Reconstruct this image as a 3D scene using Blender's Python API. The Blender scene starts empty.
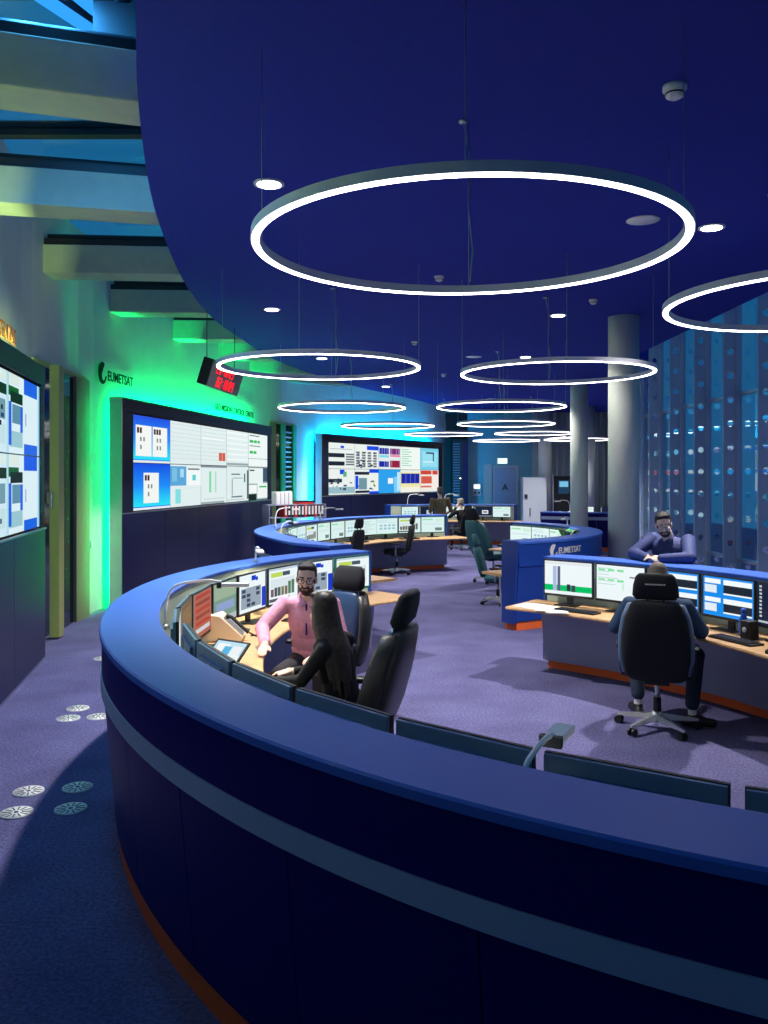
import bpy, bmesh, math, random
import numpy as np
from mathutils import Vector, Matrix, Euler

# ------------------------------------------------------------------ camera, world, exposure
scene = bpy.context.scene
C = scene.collection
PI = math.pi
cam_d = bpy.data.cameras.new('camera')
cam = bpy.data.objects.new('camera', cam_d); C.objects.link(cam)
cam.location = (0, 0, 2.0); cam.rotation_euler = (PI/2, 0, 0)
cam_d.sensor_fit = 'HORIZONTAL'; cam_d.sensor_width = 36; cam_d.lens = 850/768*36
cam_d.shift_y = -36/768; cam_d.clip_start = .05; cam_d.clip_end = 300
scene.camera = cam
w = bpy.data.worlds.new('dusk'); scene.world = w; w.use_nodes = True
w.node_tree.nodes['Background'].inputs[0].default_value = (.008, .095, .21, 1)
w.node_tree.nodes['Background'].inputs[1].default_value = 1.35
scene.view_settings.view_transform = 'Standard'; scene.view_settings.look = 'None'
scene.view_settings.gamma = 1; scene.view_settings.use_curve_mapping = False
scene.view_settings.exposure = 0.15
RING_E = 9.0        # ring light emission
SPOT_W = 1150.0        # ceiling downlight watts
SCR_E = .92          # display emission

def area(name, loc, rot, sx, sy, col, watts, spread=PI):
    d = bpy.data.lights.new(name, 'AREA'); d.shape = 'RECTANGLE'; d.size = sx; d.size_y = sy
    d.color = col; d.energy = watts; d.spread = spread
    o = bpy.data.objects.new(name, d); C.objects.link(o); o.location = loc; o.rotation_euler = rot
    return o

# ------------------------------------------------------------------ materials
def lin(c):
    return tuple((x/12.92 if x <= .04045 else ((x+.055)/1.055)**2.4) for x in c)
def srgb(r, g, b): return lin((r/255, g/255, b/255))
def mat(name, col, rough=.5, metal=0, noise=0, nscale=40, bump=0, emit=None, es=0, spec=.5, sheen=0, coat=0):
    m = bpy.data.materials.new(name); m.use_nodes = True
    nt = m.node_tree; b = nt.nodes['Principled BSDF']
    b.inputs['Base Color'].default_value = (*col, 1); b.inputs['Roughness'].default_value = rough
    b.inputs['Metallic'].default_value = metal; b.inputs['Specular IOR Level'].default_value = spec
    b.inputs['Coat Weight'].default_value = coat
    if sheen: b.inputs['Sheen Weight'].default_value = sheen
    if emit: b.inputs['Emission Color'].default_value = (*emit, 1); b.inputs['Emission Strength'].default_value = es
    if noise or bump:
        tc = nt.nodes.new('ShaderNodeTexCoord'); n = nt.nodes.new('ShaderNodeTexNoise')
        n.inputs['Scale'].default_value = nscale; n.inputs['Detail'].default_value = 4
        nt.links.new(tc.outputs['Object'], n.inputs['Vector'])
        if noise:
            r = nt.nodes.new('ShaderNodeMapRange'); r.inputs['From Min'].default_value = .3; r.inputs['From Max'].default_value = .7
            r.inputs['To Min'].default_value = 1-noise; r.inputs['To Max'].default_value = 1+noise
            mx = nt.nodes.new('ShaderNodeVectorMath'); mx.operation = 'SCALE'
            mx.inputs[0].default_value = col
            nt.links.new(n.outputs['Fac'], r.inputs['Value']); nt.links.new(r.outputs[0], mx.inputs['Scale'])
            nt.links.new(mx.outputs[0], b.inputs['Base Color'])
        if bump:
            bp = nt.nodes.new('ShaderNodeBump'); bp.inputs['Strength'].default_value = bump; bp.inputs['Distance'].default_value = .01
            nt.links.new(n.outputs['Fac'], bp.inputs['Height']); nt.links.new(bp.outputs[0], b.inputs['Normal'])
    return m
def emission_mat(name, col, s):
    m = bpy.data.materials.new(name); m.use_nodes = True; nt = m.node_tree; nt.nodes.clear()
    e = nt.nodes.new('ShaderNodeEmission'); o = nt.nodes.new('ShaderNodeOutputMaterial')
    e.inputs[0].default_value = (*col, 1); e.inputs[1].default_value = s; nt.links.new(e.outputs[0], o.inputs[0])
    return m
M = {}
M['wall'] = mat('painted_wall', (.50, .52, .51), .75, noise=.03, nscale=3)
M['grey_wall'] = mat('grey_wall', (.42, .46, .48), .8, noise=.04, nscale=3)
M['teal_lit_wall'] = mat('teal_lit_wall', (.14, .42, .55), .7, noise=.04, nscale=3)  # teal light falling on the back wall, put into its colour
M['ceiling'] = mat('blue_ceiling', (.024, .036, .33), .9, noise=.05, nscale=25, spec=.15)
M['beam'] = mat('beam_paint', (.36, .40, .34), .8, noise=.05, nscale=8)
M['black_steel'] = mat('black_steel', (.006, .008, .014), .5)
M['roof_blue'] = mat('blue_roof_panel', (.03, .16, .38), .7, noise=.1, nscale=2)
M['navy'] = mat('navy_lacquer', (.006, .002, .15), .45, spec=.2)
M['ledge'] = mat('blue_ledge_lacquer', (.055, .145, .58), .42, spec=.35)
M['band'] = mat('silver_blue_band', (.40, .47, .68), .45, metal=.2)
M['blue_panel'] = mat('blue_panel', (.010, .05, .30), .4)
M['orange'] = mat('orange_plinth', (.92, .15, .025), .55)
M['pale_green'] = mat('pale_inner_wall', (.45, .55, .45), .6)
M['grey_panel'] = mat('grey_modesty_panel', (.30, .31, .45), .6, noise=.03, nscale=5)
M['column'] = mat('column_plaster', (.72, .77, .68), .75, noise=.03, nscale=4)
M['white'] = mat('white_plastic', (.84, .84, .82), .4)
M['cream'] = mat('cream_plastic', (.72, .63, .46), .5)
M['silver_blue_reflection'] = mat('silver_plastic_blue_reflection', (.13,.24,.42), .3, metal=.3)  # blue reflection on silver monitor backs, put into the base colour
M['black'] = mat('black_plastic', (.010, .011, .014), .45)
M['dark'] = mat('dark_frame', (.006, .009, .026), .5, spec=.2)
M['gloss_navy'] = mat('gloss_navy_panel', (.006, .008, .040), .3, spec=.3)
M['dark_glass'] = mat('dark_glass', (.004, .006, .012), .08)
M['metal'] = mat('brushed_aluminium', (.55, .57, .60), .3, metal=1)
M['chrome'] = mat('chrome', (.80, .81, .83), .25, metal=.7)
M['ring_metal'] = mat('ring_aluminium', (.62, .64, .70), .5)
M['olive'] = mat('olive_post', (.36, .38, .13), .55)
M['bronze'] = mat('bronze_panel', (.22, .19, .10), .6)
M['mullion'] = mat('steel_mullion', (.40, .48, .66), .5)
M['led'] = emission_mat('ring_diffuser', (1, .97, .98), RING_E)
M['spot'] = emission_mat('downlight_diffuser', (1, .97, .92), 14)
M['red_led'] = emission_mat('red_led', (1, .015, .03), 1.5)
M['blue_led'] = emission_mat('blue_led', (.03, .32, 1), 1.1)
M['exit'] = emission_mat('exit_sign_face', (.75, 1, .9), 1.3)
M['leather'] = mat('black_leather', (.012, .012, .014), .42, noise=.2, nscale=90, bump=.15)
M['brown_leather'] = mat('brown_black_leather', (.030, .026, .023), .40, noise=.2, nscale=90, bump=.15)
M['blue_leather'] = mat('blue_leather', (.02, .05, .12), .4)
M['teal_fabric'] = mat('teal_fabric', (.02, .11, .13), .6)
M['mesh_fabric'] = mat('black_fabric', (.008, .009, .013), .9, noise=.2, nscale=200)
M['bolster'] = mat('slate_bolster', (.09, .15, .26), .5)
M['green_side'] = mat('green_plastic_side', (.005, .16, .10), .4)
M['paper'] = mat('paper', (.78, .78, .74), .8)
M['text_dark'] = mat('dark_lettering', (.004, .016, .012), .7, spec=.1)
M['text_orange'] = mat('orange_lettering', (.75, .22, .04), .6)
M['text_white'] = mat('white_lettering', (.8, .78, .68), .5)
M['blue_obj'] = mat('bright_blue_plastic', (.01, .12, .75), .4)
M['red'] = mat('red_plastic', (.65, .03, .02), .5)
M['plant'] = mat('plant_green', (.03, .32, .10), .6)
M['wood_dark'] = mat('warm_wood_panel', (.40, .24, .09), .5, noise=.1, nscale=6)
# carpet
def carpet():
    m = mat('purple_carpet', (.125, .118, .255), .97, spec=.1)
    nt = m.node_tree; b = nt.nodes['Principled BSDF']
    tc = nt.nodes.new('ShaderNodeTexCoord')
    n1 = nt.nodes.new('ShaderNodeTexNoise'); n1.inputs['Scale'].default_value = 1.6; n1.inputs['Detail'].default_value = 6
    n2 = nt.nodes.new('ShaderNodeTexNoise'); n2.inputs['Scale'].default_value = 55; n2.inputs['Detail'].default_value = 4
    for n in (n1, n2): nt.links.new(tc.outputs['Object'], n.inputs['Vector'])
    r = nt.nodes.new('ShaderNodeValToRGB'); r.color_ramp.elements[0].position = .3; r.color_ramp.elements[1].position = .7
    r.color_ramp.elements[0].color = (.098, .092, .205, 1); r.color_ramp.elements[1].color = (.148, .142, .30, 1)
    mr = nt.nodes.new('ShaderNodeMapRange'); mr.inputs['From Min'].default_value = .3; mr.inputs['From Max'].default_value = .7
    mr.inputs['To Min'].default_value = .62; mr.inputs['To Max'].default_value = 1.35
    sc = nt.nodes.new('ShaderNodeVectorMath'); sc.operation = 'SCALE'
    nt.links.new(n1.outputs['Fac'], r.inputs['Fac']); nt.links.new(r.outputs['Color'], sc.inputs[0])
    nt.links.new(n2.outputs['Fac'], mr.inputs['Value']); nt.links.new(mr.outputs[0], sc.inputs['Scale'])
    nt.links.new(sc.outputs[0], b.inputs['Base Color'])
    bp = nt.nodes.new('ShaderNodeBump'); bp.inputs['Strength'].default_value = .5; bp.inputs['Distance'].default_value = .006
    nt.links.new(n2.outputs['Fac'], bp.inputs['Height']); nt.links.new(bp.outputs[0], b.inputs['Normal'])
    return m
M['carpet'] = carpet()
def wood():
    m = mat('beech_desk', (.60, .36, .17), .42)
    nt = m.node_tree; b = nt.nodes['Principled BSDF']
    tc = nt.nodes.new('ShaderNodeTexCoord'); mp = nt.nodes.new('ShaderNodeMapping'); mp.inputs['Scale'].default_value = (3, 22, 3)
    n = nt.nodes.new('ShaderNodeTexNoise'); n.inputs['Scale'].default_value = 1.4; n.inputs['Detail'].default_value = 6
    r = nt.nodes.new('ShaderNodeValToRGB'); r.color_ramp.elements[0].position = .3; r.color_ramp.elements[1].position = .75
    r.color_ramp.elements[0].color = (.52, .29, .12, 1); r.color_ramp.elements[1].color = (.68, .42, .21, 1)
    nt.links.new(tc.outputs['Object'], mp.inputs[0]); nt.links.new(mp.outputs[0], n.inputs['Vector'])
    nt.links.new(n.outputs['Fac'], r.inputs['Fac']); nt.links.new(r.outputs['Color'], b.inputs['Base Color'])
    return m
M['wood'] = wood()
def screen_mat():
    m = bpy.data.materials.new('display_image'); m.use_nodes = True; nt = m.node_tree; nt.nodes.clear()
    a = nt.nodes.new('ShaderNodeVertexColor'); a.layer_name = 'Col'
    e = nt.nodes.new('ShaderNodeEmission'); e.inputs[1].default_value = SCR_E
    g = nt.nodes.new('ShaderNodeBsdfGlossy'); g.inputs['Roughness'].default_value = .2; g.inputs['Color'].default_value = (.03, .03, .03, 1)
    ad = nt.nodes.new('ShaderNodeAddShader'); o = nt.nodes.new('ShaderNodeOutputMaterial')
    nt.links.new(a.outputs['Color'], e.inputs[0]); nt.links.new(e.outputs[0], ad.inputs[0]); nt.links.new(g.outputs[0], ad.inputs[1])
    nt.links.new(ad.outputs[0], o.inputs[0])
    return m
M['screen'] = screen_mat()
def glass(name='facade_glass', refl=1.0):
    m = bpy.data.materials.new(name); m.use_nodes = True; nt = m.node_tree; nt.nodes.clear()
    t = nt.nodes.new('ShaderNodeBsdfTransparent'); t.inputs[0].default_value = (.88, .96, 1, 1)
    g = nt.nodes.new('ShaderNodeBsdfGlossy'); g.inputs['Roughness'].default_value = .015; g.inputs[0].default_value = (.85, .95, 1, 1)
    f = nt.nodes.new('ShaderNodeLayerWeight'); f.inputs[0].default_value = .5
    pw = nt.nodes.new('ShaderNodeMath'); pw.operation = 'POWER'; pw.inputs[1].default_value = 3.2
    mr = nt.nodes.new('ShaderNodeMath'); mr.operation = 'MULTIPLY_ADD'; mr.inputs[1].default_value = refl; mr.inputs[2].default_value = .05; mr.use_clamp = True
    mx = nt.nodes.new('ShaderNodeMixShader'); o = nt.nodes.new('ShaderNodeOutputMaterial')
    nt.links.new(f.outputs['Facing'], pw.inputs[0]); nt.links.new(pw.outputs[0], mr.inputs[0]); nt.links.new(mr.outputs[0], mx.inputs[0])
    nt.links.new(t.outputs[0], mx.inputs[1]); nt.links.new(g.outputs[0], mx.inputs[2]); nt.links.new(mx.outputs[0], o.inputs[0])
    return m
M['glass'] = glass()
M['skylight'] = glass('skylight_glass', .15)

# ------------------------------------------------------------------ mesh helpers
class MB:
    def __init__(s): s.v = []; s.f = []; s.m = []; s.smooth = []
    def add(s, vs, fs, mi=0, sm=False):
        o = len(s.v); s.v += [tuple(v) for v in vs]
        for f in fs: s.f.append([i+o for i in f]); s.m.append(mi); s.smooth.append(sm)
        return s
    def box(s, x0, x1, y0, y1, z0, z1, mi=0, mx=None):
        vs = [Vector(p) for p in ((x0,y0,z0),(x1,y0,z0),(x1,y1,z0),(x0,y1,z0),(x0,y0,z1),(x1,y0,z1),(x1,y1,z1),(x0,y1,z1))]
        if mx: vs = [mx @ v for v in vs]
        return s.add(vs, [(3,2,1,0),(4,5,6,7),(0,1,5,4),(1,2,6,5),(2,3,7,6),(3,0,4,7)], mi)
    def tube(s, pts, r, n=8, mi=0, caps=True):
        pts = [Vector(p) for p in pts]; k = len(pts)
        rs = r if isinstance(r, (list, tuple)) else [r]*k
        vs = []; up = None
        for i, p in enumerate(pts):
            t = (pts[min(i+1,k-1)]-pts[max(i-1,0)]).normalized()
            if up is None:
                up = Vector((0,0,1)) if abs(t.z) < .9 else Vector((1,0,0))
            a = t.cross(up).normalized(); up = a.cross(t).normalized()
            for j in range(n):
                q = 2*PI*j/n; vs.append(p + a*math.cos(q)*rs[i] + up*math.sin(q)*rs[i])
        fs = [(i*n+j, i*n+(j+1)%n, (i+1)*n+(j+1)%n, (i+1)*n+j) for i in range(k-1) for j in range(n)]
        fs = [tuple(reversed(f)) for f in fs]
        s.add(vs, fs, mi, True)
        if caps: s.add(vs[:n], [tuple(range(n))], mi); s.add(vs[-n:], [tuple(reversed(range(n)))], mi)
        return s
    def loft(s, rings, mi=0, sm=True, caps=True):
        n = len(rings[0]); vs = [v for r in rings for v in r]; k = len(rings)
        fs = [(i*n+j, i*n+(j+1)%n, (i+1)*n+(j+1)%n, (i+1)*n+j) for i in range(k-1) for j in range(n)]
        if caps: fs += [tuple(reversed(range(n))), tuple(range((k-1)*n, k*n))]
        return s.add(vs, fs, mi, sm)
    def lathe(s, prof, n=24, c=(0,0,0), mi=0, sm=True):
        vs = []; k = len(prof)
        for r, z in prof:
            for j in range(n):
                q = 2*PI*j/n; vs.append((c[0]+r*math.cos(q), c[1]+r*math.sin(q), c[2]+z))
        fs = [(i*n+j, i*n+(j+1)%n, (i+1)*n+(j+1)%n, (i+1)*n+j) for i in range(k-1) for j in range(n)]
        fs += [tuple(reversed(range(n))), tuple(range((k-1)*n, k*n))]
        return s.add(vs, fs, mi, sm)
    def prism(s, poly, z0, z1, mi=0):
        n = len(poly); vs = [(x,y,z0) for x,y in poly]+[(x,y,z1) for x,y in poly]
        ar = sum(poly[i][0]*poly[(i+1)%n][1]-poly[(i+1)%n][0]*poly[i][1] for i in range(n))
        fs = [tuple(reversed(range(n))), tuple(range(n,2*n))]+[(i,(i+1)%n,(i+1)%n+n,i+n) for i in range(n)]
        if ar < 0: fs = [tuple(reversed(f)) for f in fs]
        return s.add(vs, fs, mi)
    def mesh(s, name, mats):
        me = bpy.data.meshes.new(name); me.from_pydata(s.v, [], s.f)
        me.polygons.foreach_set('material_index', s.m); me.polygons.foreach_set('use_smooth', s.smooth)
        for m in (mats if isinstance(mats, (list, tuple)) else [mats]): me.materials.append(M[m] if isinstance(m, str) else m)
        me.update()
        return me
    def obj(s, name, mats, parent=None, bevel=0, loc=None):
        o = bpy.data.objects.new(name, s.mesh(name, mats)); C.objects.link(o)
        if parent: o.parent = parent
        if loc: o.location = loc
        if bevel:
            b = o.modifiers.new('bevel', 'BEVEL'); b.width = bevel; b.segments = 2; b.limit_method = 'ANGLE'
        return o
def sring(cx, cy, cz, hx, hy, p=3.0, n=20, mx=None):
    out = []
    for j in range(n):
        q = 2*PI*j/n; c, s_ = math.cos(q), math.sin(q)
        v = Vector((cx+hx*math.copysign(abs(c)**(2/p), c), cy+hy*math.copysign(abs(s_)**(2/p), s_), cz))
        out.append(mx @ v if mx else v)
    return out
def tag(o, label, cat, group=None):
    o['label'] = label; o['category'] = cat
    if group: o['group'] = group
    return o
def thing(name, label, cat, loc=(0,0,0), rz=0, group=None, sc=1):
    o = bpy.data.objects.new(name, None); C.objects.link(o); o.location = loc; o.rotation_euler = (0,0,rz); o.scale = (sc,)*3
    o.empty_display_size = .1
    return tag(o, label, cat, group)
def structure(o, label=None):
    o['kind'] = 'structure'
    if label: o['label'] = label
    return o
def copy_tree(root, parent=None):
    r = root.copy(); C.objects.link(r); r.parent = parent
    for ch in list(root.children): copy_tree(ch, r)
    return r
def spline(pts, per=8):
    P = [Vector(p) for p in pts]; P = [2*P[0]-P[1]]+P+[2*P[-1]-P[-2]]; out = []
    for i in range(1, len(P)-2):
        for k in range(per):
            t = k/per; a, b, c, d = P[i-1], P[i], P[i+1], P[i+2]
            out.append(.5*((2*b)+(c-a)*t+(2*a-5*b+4*c-d)*t*t+(3*b-a-3*c+d)*t**3))
    out.append(P[-2]); return out
def text_mesh(name, body, size, matname, mx, parent=None, depth=.006, spacing=1.0, xs=1.0):
    cu = bpy.data.curves.new(name, 'FONT'); cu.body = body; cu.size = size; cu.extrude = depth/2; cu.space_character = spacing
    cu.offset = size*.012; cu.resolution_u = 2
    t = bpy.data.objects.new(name, cu); C.objects.link(t)
    bpy.context.view_layer.update()
    me = bpy.data.meshes.new_from_object(t.evaluated_get(bpy.context.evaluated_depsgraph_get()))
    bpy.data.objects.remove(t)
    me.transform(Matrix.Diagonal((xs, 1, 1, 1))); me.materials.clear(); me.materials.append(M[matname]); me.name = name
    o = bpy.data.objects.new(name, me); C.objects.link(o); o.matrix_world = mx
    if parent: o.parent = parent
    return o
RX90 = Matrix.Rotation(PI/2, 4, 'X')

# screen image: coloured rectangles on a flat display, local x right, z up, front = -y
def screen_obj(name, wd, ht, rects, parent, bg=(235,245,248), loc=(0,0,0)):
    vs = [(-wd/2,0,-ht/2),(wd/2,0,-ht/2),(wd/2,0,ht/2),(-wd/2,0,ht/2)]; fs = [(0,1,2,3)]; cols = [[srgb(*bg)]*4]
    for k, r in enumerate(rects):
        x0, y0, x1, y1, c = r[:5]; c2 = r[5] if len(r) > 5 else c
        y = -.0004*(k % 6+1)-.00003*k; o = len(vs)
        X0, X1, Z0, Z1 = -wd/2+wd*x0, -wd/2+wd*x1, ht/2-ht*y1, ht/2-ht*y0
        vs += [(X0,y,Z0),(X1,y,Z0),(X1,y,Z1),(X0,y,Z1)]; fs.append((o,o+1,o+2,o+3))
        a, b = srgb(*c), srgb(*c2); cols.append([b,b,a,a])
    me = bpy.data.meshes.new(name); me.from_pydata(vs, [], fs)
    ca = me.color_attributes.new('Col', 'FLOAT_COLOR', 'CORNER'); i = 0
    for f in cols:
        for c in f: ca.data[i].color = (*c, 1); i += 1
    me.materials.append(M['screen'])
    o = bpy.data.objects.new(name, me); C.objects.link(o); o.parent = parent; o.location = loc
    return o

random.seed(7)
W_, K_ = (240,248,250), (28,38,52)
def win_lines(x0, y0, x1, y1, n, c=(150,165,175), seed=0):
    rn = random.Random(seed); out = []
    for i in range(n):
        y = y0+(y1-y0)*(i+.3)/n; out.append((x0, y, x0+(x1-x0)*rn.uniform(.4, .98), y+(y1-y0)/n*.35, c))
    return out
def content(kind, seed=0):
    rn = random.Random(seed); R = []
    if kind == 'sheet':      # white page with a green header and a dark table
        R = [(0,0,1,.06,(190,205,215)),(.06,.12,.45,.25,(190,215,90)),(.46,.12,.72,.24,(70,85,95)),(.05,.30,.9,.55,(215,228,232))]
        R += [(.05+.12*i,.58-.03*i,.15+.12*i,.8,(70+rn.randint(0,60),85+rn.randint(0,50),95)) for i in range(7)]+[(0,.86,.7,.95,(90,95,95))]
    elif kind == 'blueside':
        R = [(.45,.05,.62,.18,(20,60,200)),(.62,.1,.7,.2,(20,60,200)),(.85,.42,1,.96,(20,60,200)),(.05,.35,.82,.9,(150,165,180))]
        R += [(.08+.18*i,.38+.13*j,.22+.18*i,.47+.13*j,(60,75,95)) for i in range(4) for j in range(4)]
    elif kind == 'greenbar':
        R = [(0,0,1,.1,(225,230,235)),(0,.72,1,.9,(0,190,100)),(.18,.15,.26,.9,(170,185,225)),(.28,.15,.34,.9,(90,95,130)),(.48,.68,.56,.88,(40,50,70)),(.58,.7,.66,.9,(60,70,80))]
        R += [(.18+.05*rn.random(),.15+.75*rn.random(),0,0,(40,60,80)) for _ in range(0)]
    elif kind == 'greentext':
        R = [(.04+.2*i,.1+.3*j,.18+.2*i,.17+.3*j,(130,225,160)) for i in range(3) for j in range(2)]+win_lines(.03,.05,.5,.6,6,(200,225,215),seed)+[(.7,.28,.98,.32,(120,120,120)),(.55,.5,.58,.7,(190,235,210))]
    elif kind == 'bluewin':
        R = [(0,0,1,1,(20,140,235))]
        for j in range(2):
            y = .05+.48*j
            R += [(.03,y,.36,y+.12,W_),(.03,y+.16,.28,y+.36,(225,235,240)),(.42,y,.98,y+.13,W_),(.42,y+.13,.98,y+.34,K_),(.42,y+.34,.98,y+.38,W_)]
    elif kind == 'darkblue':
        R = [(0,0,1,1,(24,34,60)),(.45,.35,.8,.7,(235,240,242)),(.5,.45,.75,.6,(90,100,110)),(0,.9,1,.95,(180,190,200))]+[(.02,.05+.09*i,.07,.1+.09*i,(190,200,205)) for i in range(9)]
    elif kind == 'red':
        R = [(0,0,1,1,(176,100,85))]+[(.1,.05+.15*i,.9,.13+.15*i,(150+rn.randint(-20,40),70,60)) for i in range(5)]+[(.1,.8,.9,.9,(205,205,210))]
    elif kind == 'brown': R = [(0,0,1,1,(120,98,75)),(.1,.1,.9,.5,(135,110,80))]
    elif kind == 'landscape': R = [(0,0,1,1,(120,155,140)),(0,0,1,.4,(150,175,150)),(.1,.5,.9,.7,(140,160,205)),(0,.85,1,1,(175,185,190))]
    elif kind == 'plan':
        R = win_lines(.05,.08,.95,.3,3,(190,215,225),seed)+[(.15+.2*i,.4+.2*j,.28+.2*i,.52+.2*j,(150,190,205)) for i in range(4) for j in range(2)]
    elif kind == 'green':
        R = [(.05,.1,.5,.2,(160,220,175)),(.6,.1,.95,.3,(205,235,220)),(.1,.4,.9,.5,(210,230,235)),(.6,.7,.9,.9,(110,130,130))]
    else:
        R = win_lines(.05,.1,.95,.9,8,(180,200,205),seed)
    return R

# ------------------------------------------------------------------ the shell
# curved left wall (plan polyline), room side to the right
WL = [(-2.55,-4.0),(-3.05,3.0),(-3.55,7.0),(-4.10,9.6),(-4.20,11.0),(-4.24,12.4),(-3.72,16.4),(-3.16,20.5),(-2.72,21.9),(-2.18,23.5),(-.45,26.6),(1.30,29.6),(2.0,31.6),(2.45,33.4)]
CEIL, ROOF = 4.47, 5.45
def wall_strip(name, pts, z0, z1, th, matname, side=1):
    mb = MB(); pts = [Vector(p) for p in pts]; n = len(pts); out = []
    for i, p in enumerate(pts):
        t = (pts[min(i+1,n-1)]-pts[max(i-1,0)]).normalized(); out.append(p+Vector((-t.y, t.x))*th*side)
    poly = [(p.x,p.y) for p in pts]+[(p.x,p.y) for p in reversed(out)]
    mb.prism(poly, z0, z1); return structure(mb.obj(name, matname))
wl = spline(WL, 4)
wall_left = wall_strip('wall_left', wl, 0, ROOF, .2, 'wall')
structure(MB().box(-6, 14, -5, 36, -.1, 0).obj('floor', 'carpet'))
# ceiling slab with its long curved edge
CE = [(.6,-4),(.1,-1),(-.45,1.6),(-1.02,3.3),(-1.29,4.41),(-1.615,5.58),(-2.02,7.34),(-2.29,8.9),(-2.57,11.1),(-2.68,13.4),(-2.56,15.4),(-2.28,18.3),(-1.07,22.7),(.56,26.5),(1.49,28.8),(2.3,31.2),(2.9,33.4)]
ce = spline(CE, 6)
poly = [(p.x,p.y) for p in ce]+[(10.4,33.4),(5.9,18.4),(5.15,17.4),(5.15,-4)]
structure(MB().prism(poly, CEIL, CEIL+.32).obj('ceiling', 'ceiling'))
rf = bpy.data.objects.new('window_roof', None); C.objects.link(rf); structure(rf, 'dark blue skylight over the gap beside the ceiling')
for i in range(15):
    y0 = -4+i*2.5
    MB().box(-6, 3.2, y0+.06, y0+2.44, ROOF, ROOF+.02).obj('pane', 'skylight', rf)
    MB().box(-6, 3.2, y0-.06, y0+.06, ROOF-.06, ROOF+.08).obj('glazing_bar', 'black_steel', rf)
# back wall, right wall beyond the glass, wall behind the camera
structure(MB().box(3.25, 5.75, 33, 33.2, 0, CEIL).obj('wall_back', 'teal_lit_wall'))
wb = structure(MB().box(5.75, 11, 33, 33.2, 0, CEIL).obj('wall_back_grey', 'grey_wall'))
for i in range(16):
    x = 6.2+i*.26
    mb = MB(); mb.lathe([(.07,0),(.07,CEIL-.01)], 8, (x,32.95,0)); mb.obj('curtain_fold', 'grey_wall', wb)
structure(MB().prism([(5.72,18.4),(10.3,33),(10.5,33),(5.92,18.4)], 0, CEIL+.3).obj('wall_right', 'grey_wall'))
structure(MB().box(-2.6, 6.4, -4.2, -4, 0, ROOF).obj('wall_behind', 'wall'))
# dark recess with a lit rack between the far video wall and the back wall
rk = structure(MB().box(2.2, 3.3, 33.1, 33.2, 0, CEIL).obj('wall_recess', 'black_steel'))
rack = thing('equipment_rack', 'dark equipment rack with blue lit louvres beside the far video wall', 'rack', (2.9,32.6,0))
MB().box(-.3,.3,-.3,.3,0,3.4).obj('rack_body', 'black', rack)
for i in range(30): MB().box(-.27,-.02,-.315,-.3,.3+i*.1,.34+i*.1).obj('louvre', 'bolster', rack)
for i in range(30): MB().box(.08,.27,-.315,-.3,.3+i*.1,.34+i*.1).obj('louvre', 'navy', rack)
MB().lathe([(.02,0),(.02,.02)],10,(0,-.33,1.9)).obj('indicator_lamp', 'spot', rack)

# beams across the skylight gap
for i, (xl, yl, xr, yr) in enumerate([(-3.6,5.06,-1.35,5.77),(-3.95,7.66,-1.75,8.17),(-4.3,10.41,-2.1,10.58),(-4.35,12.93,-2.2,13.06),(-3.95,15.47,-2.1,15.62),(-3.65,18.0,-1.8,18.3),(-3.3,20.2,-1.4,20.9),(-2.6,22.5,-.4,23.6)]):
    d = Vector((xr-xl, yr-yl)); n = Vector((-d.y, d.x)).normalized(); a, b = Vector((xl,yl)), Vector((xr,yr))
    q = [a, b, b+n*.42, a+n*.42]
    o = structure(MB().prism([(p.x,p.y) for p in q], 4.50, 4.845).obj('trim_%d' % (i+1), 'beam', bevel=.01), 'pale roof beam crossing the gap beside the blue ceiling')
    q = [a+n*.04, b+n*.04, b+n*.10, a+n*.10]
    s_ = MB().prism([(p.x,p.y) for p in q], 4.845, 4.93); s_.tube([(*(a+n*.2),4.98),(*(b+n*.2),4.98)], .045, 8)
    s_.obj('steel_rail', 'black_steel', o)
# dark steel skylight structure over the nearest beams
structure(MB().box(-2.02,-1.45,5.9,7.2,4.92,5.3).obj('trim_30', 'black_steel'), 'dark fascia beside the ceiling edge')
for i, (p, q) in enumerate([((-3.2,4.35,5.2),(-1.3,5.1,5.2)),((-1.55,3.6,5.25),(-1.75,5.7,5.25)),((-2.9,3.6,5.3),(-2.1,5.4,5.3)),((-2.15,7.9,5.25),(-1.9,9.2,4.95))]):
    a, b = Vector(p), Vector(q)
    structure(MB().tube([a,b], .09 if i < 3 else .03, 6).obj('trim_%d' % (20+i), 'black_steel'), 'dark steel skylight member')
for i, (p, q) in enumerate([((-2.62,5.45,5.36),(-2.18,6.45,5.36)),((-2.28,5.6,5.38),(-2.07,6.22,5.38))]):
    t = thing('light_batten', ['long blue light batten in the skylight at top left', 'short blue light batten nearest the blue ceiling at top left'][i], 'light', p, 0, 'blue light battens')
    d = Vector(q)-Vector(p)
    bl = area('batten_light', (0,0,0), (0,0,0), .1, 1.0, (.05,.40,1), (60, 40)[i]); bl.parent = t; bl.location = d*.5+Vector((0,0,-.06)); bl.rotation_euler = (0,math.radians(-12),0)
    MB().tube([(0,0,0), d], .05, 6).obj('lamp_tube', 'blue_led', t); MB().tube([(0,0,.08), d+Vector((0,0,.08))], .07, 6).obj('lamp_housing', 'black_steel', t)

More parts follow.
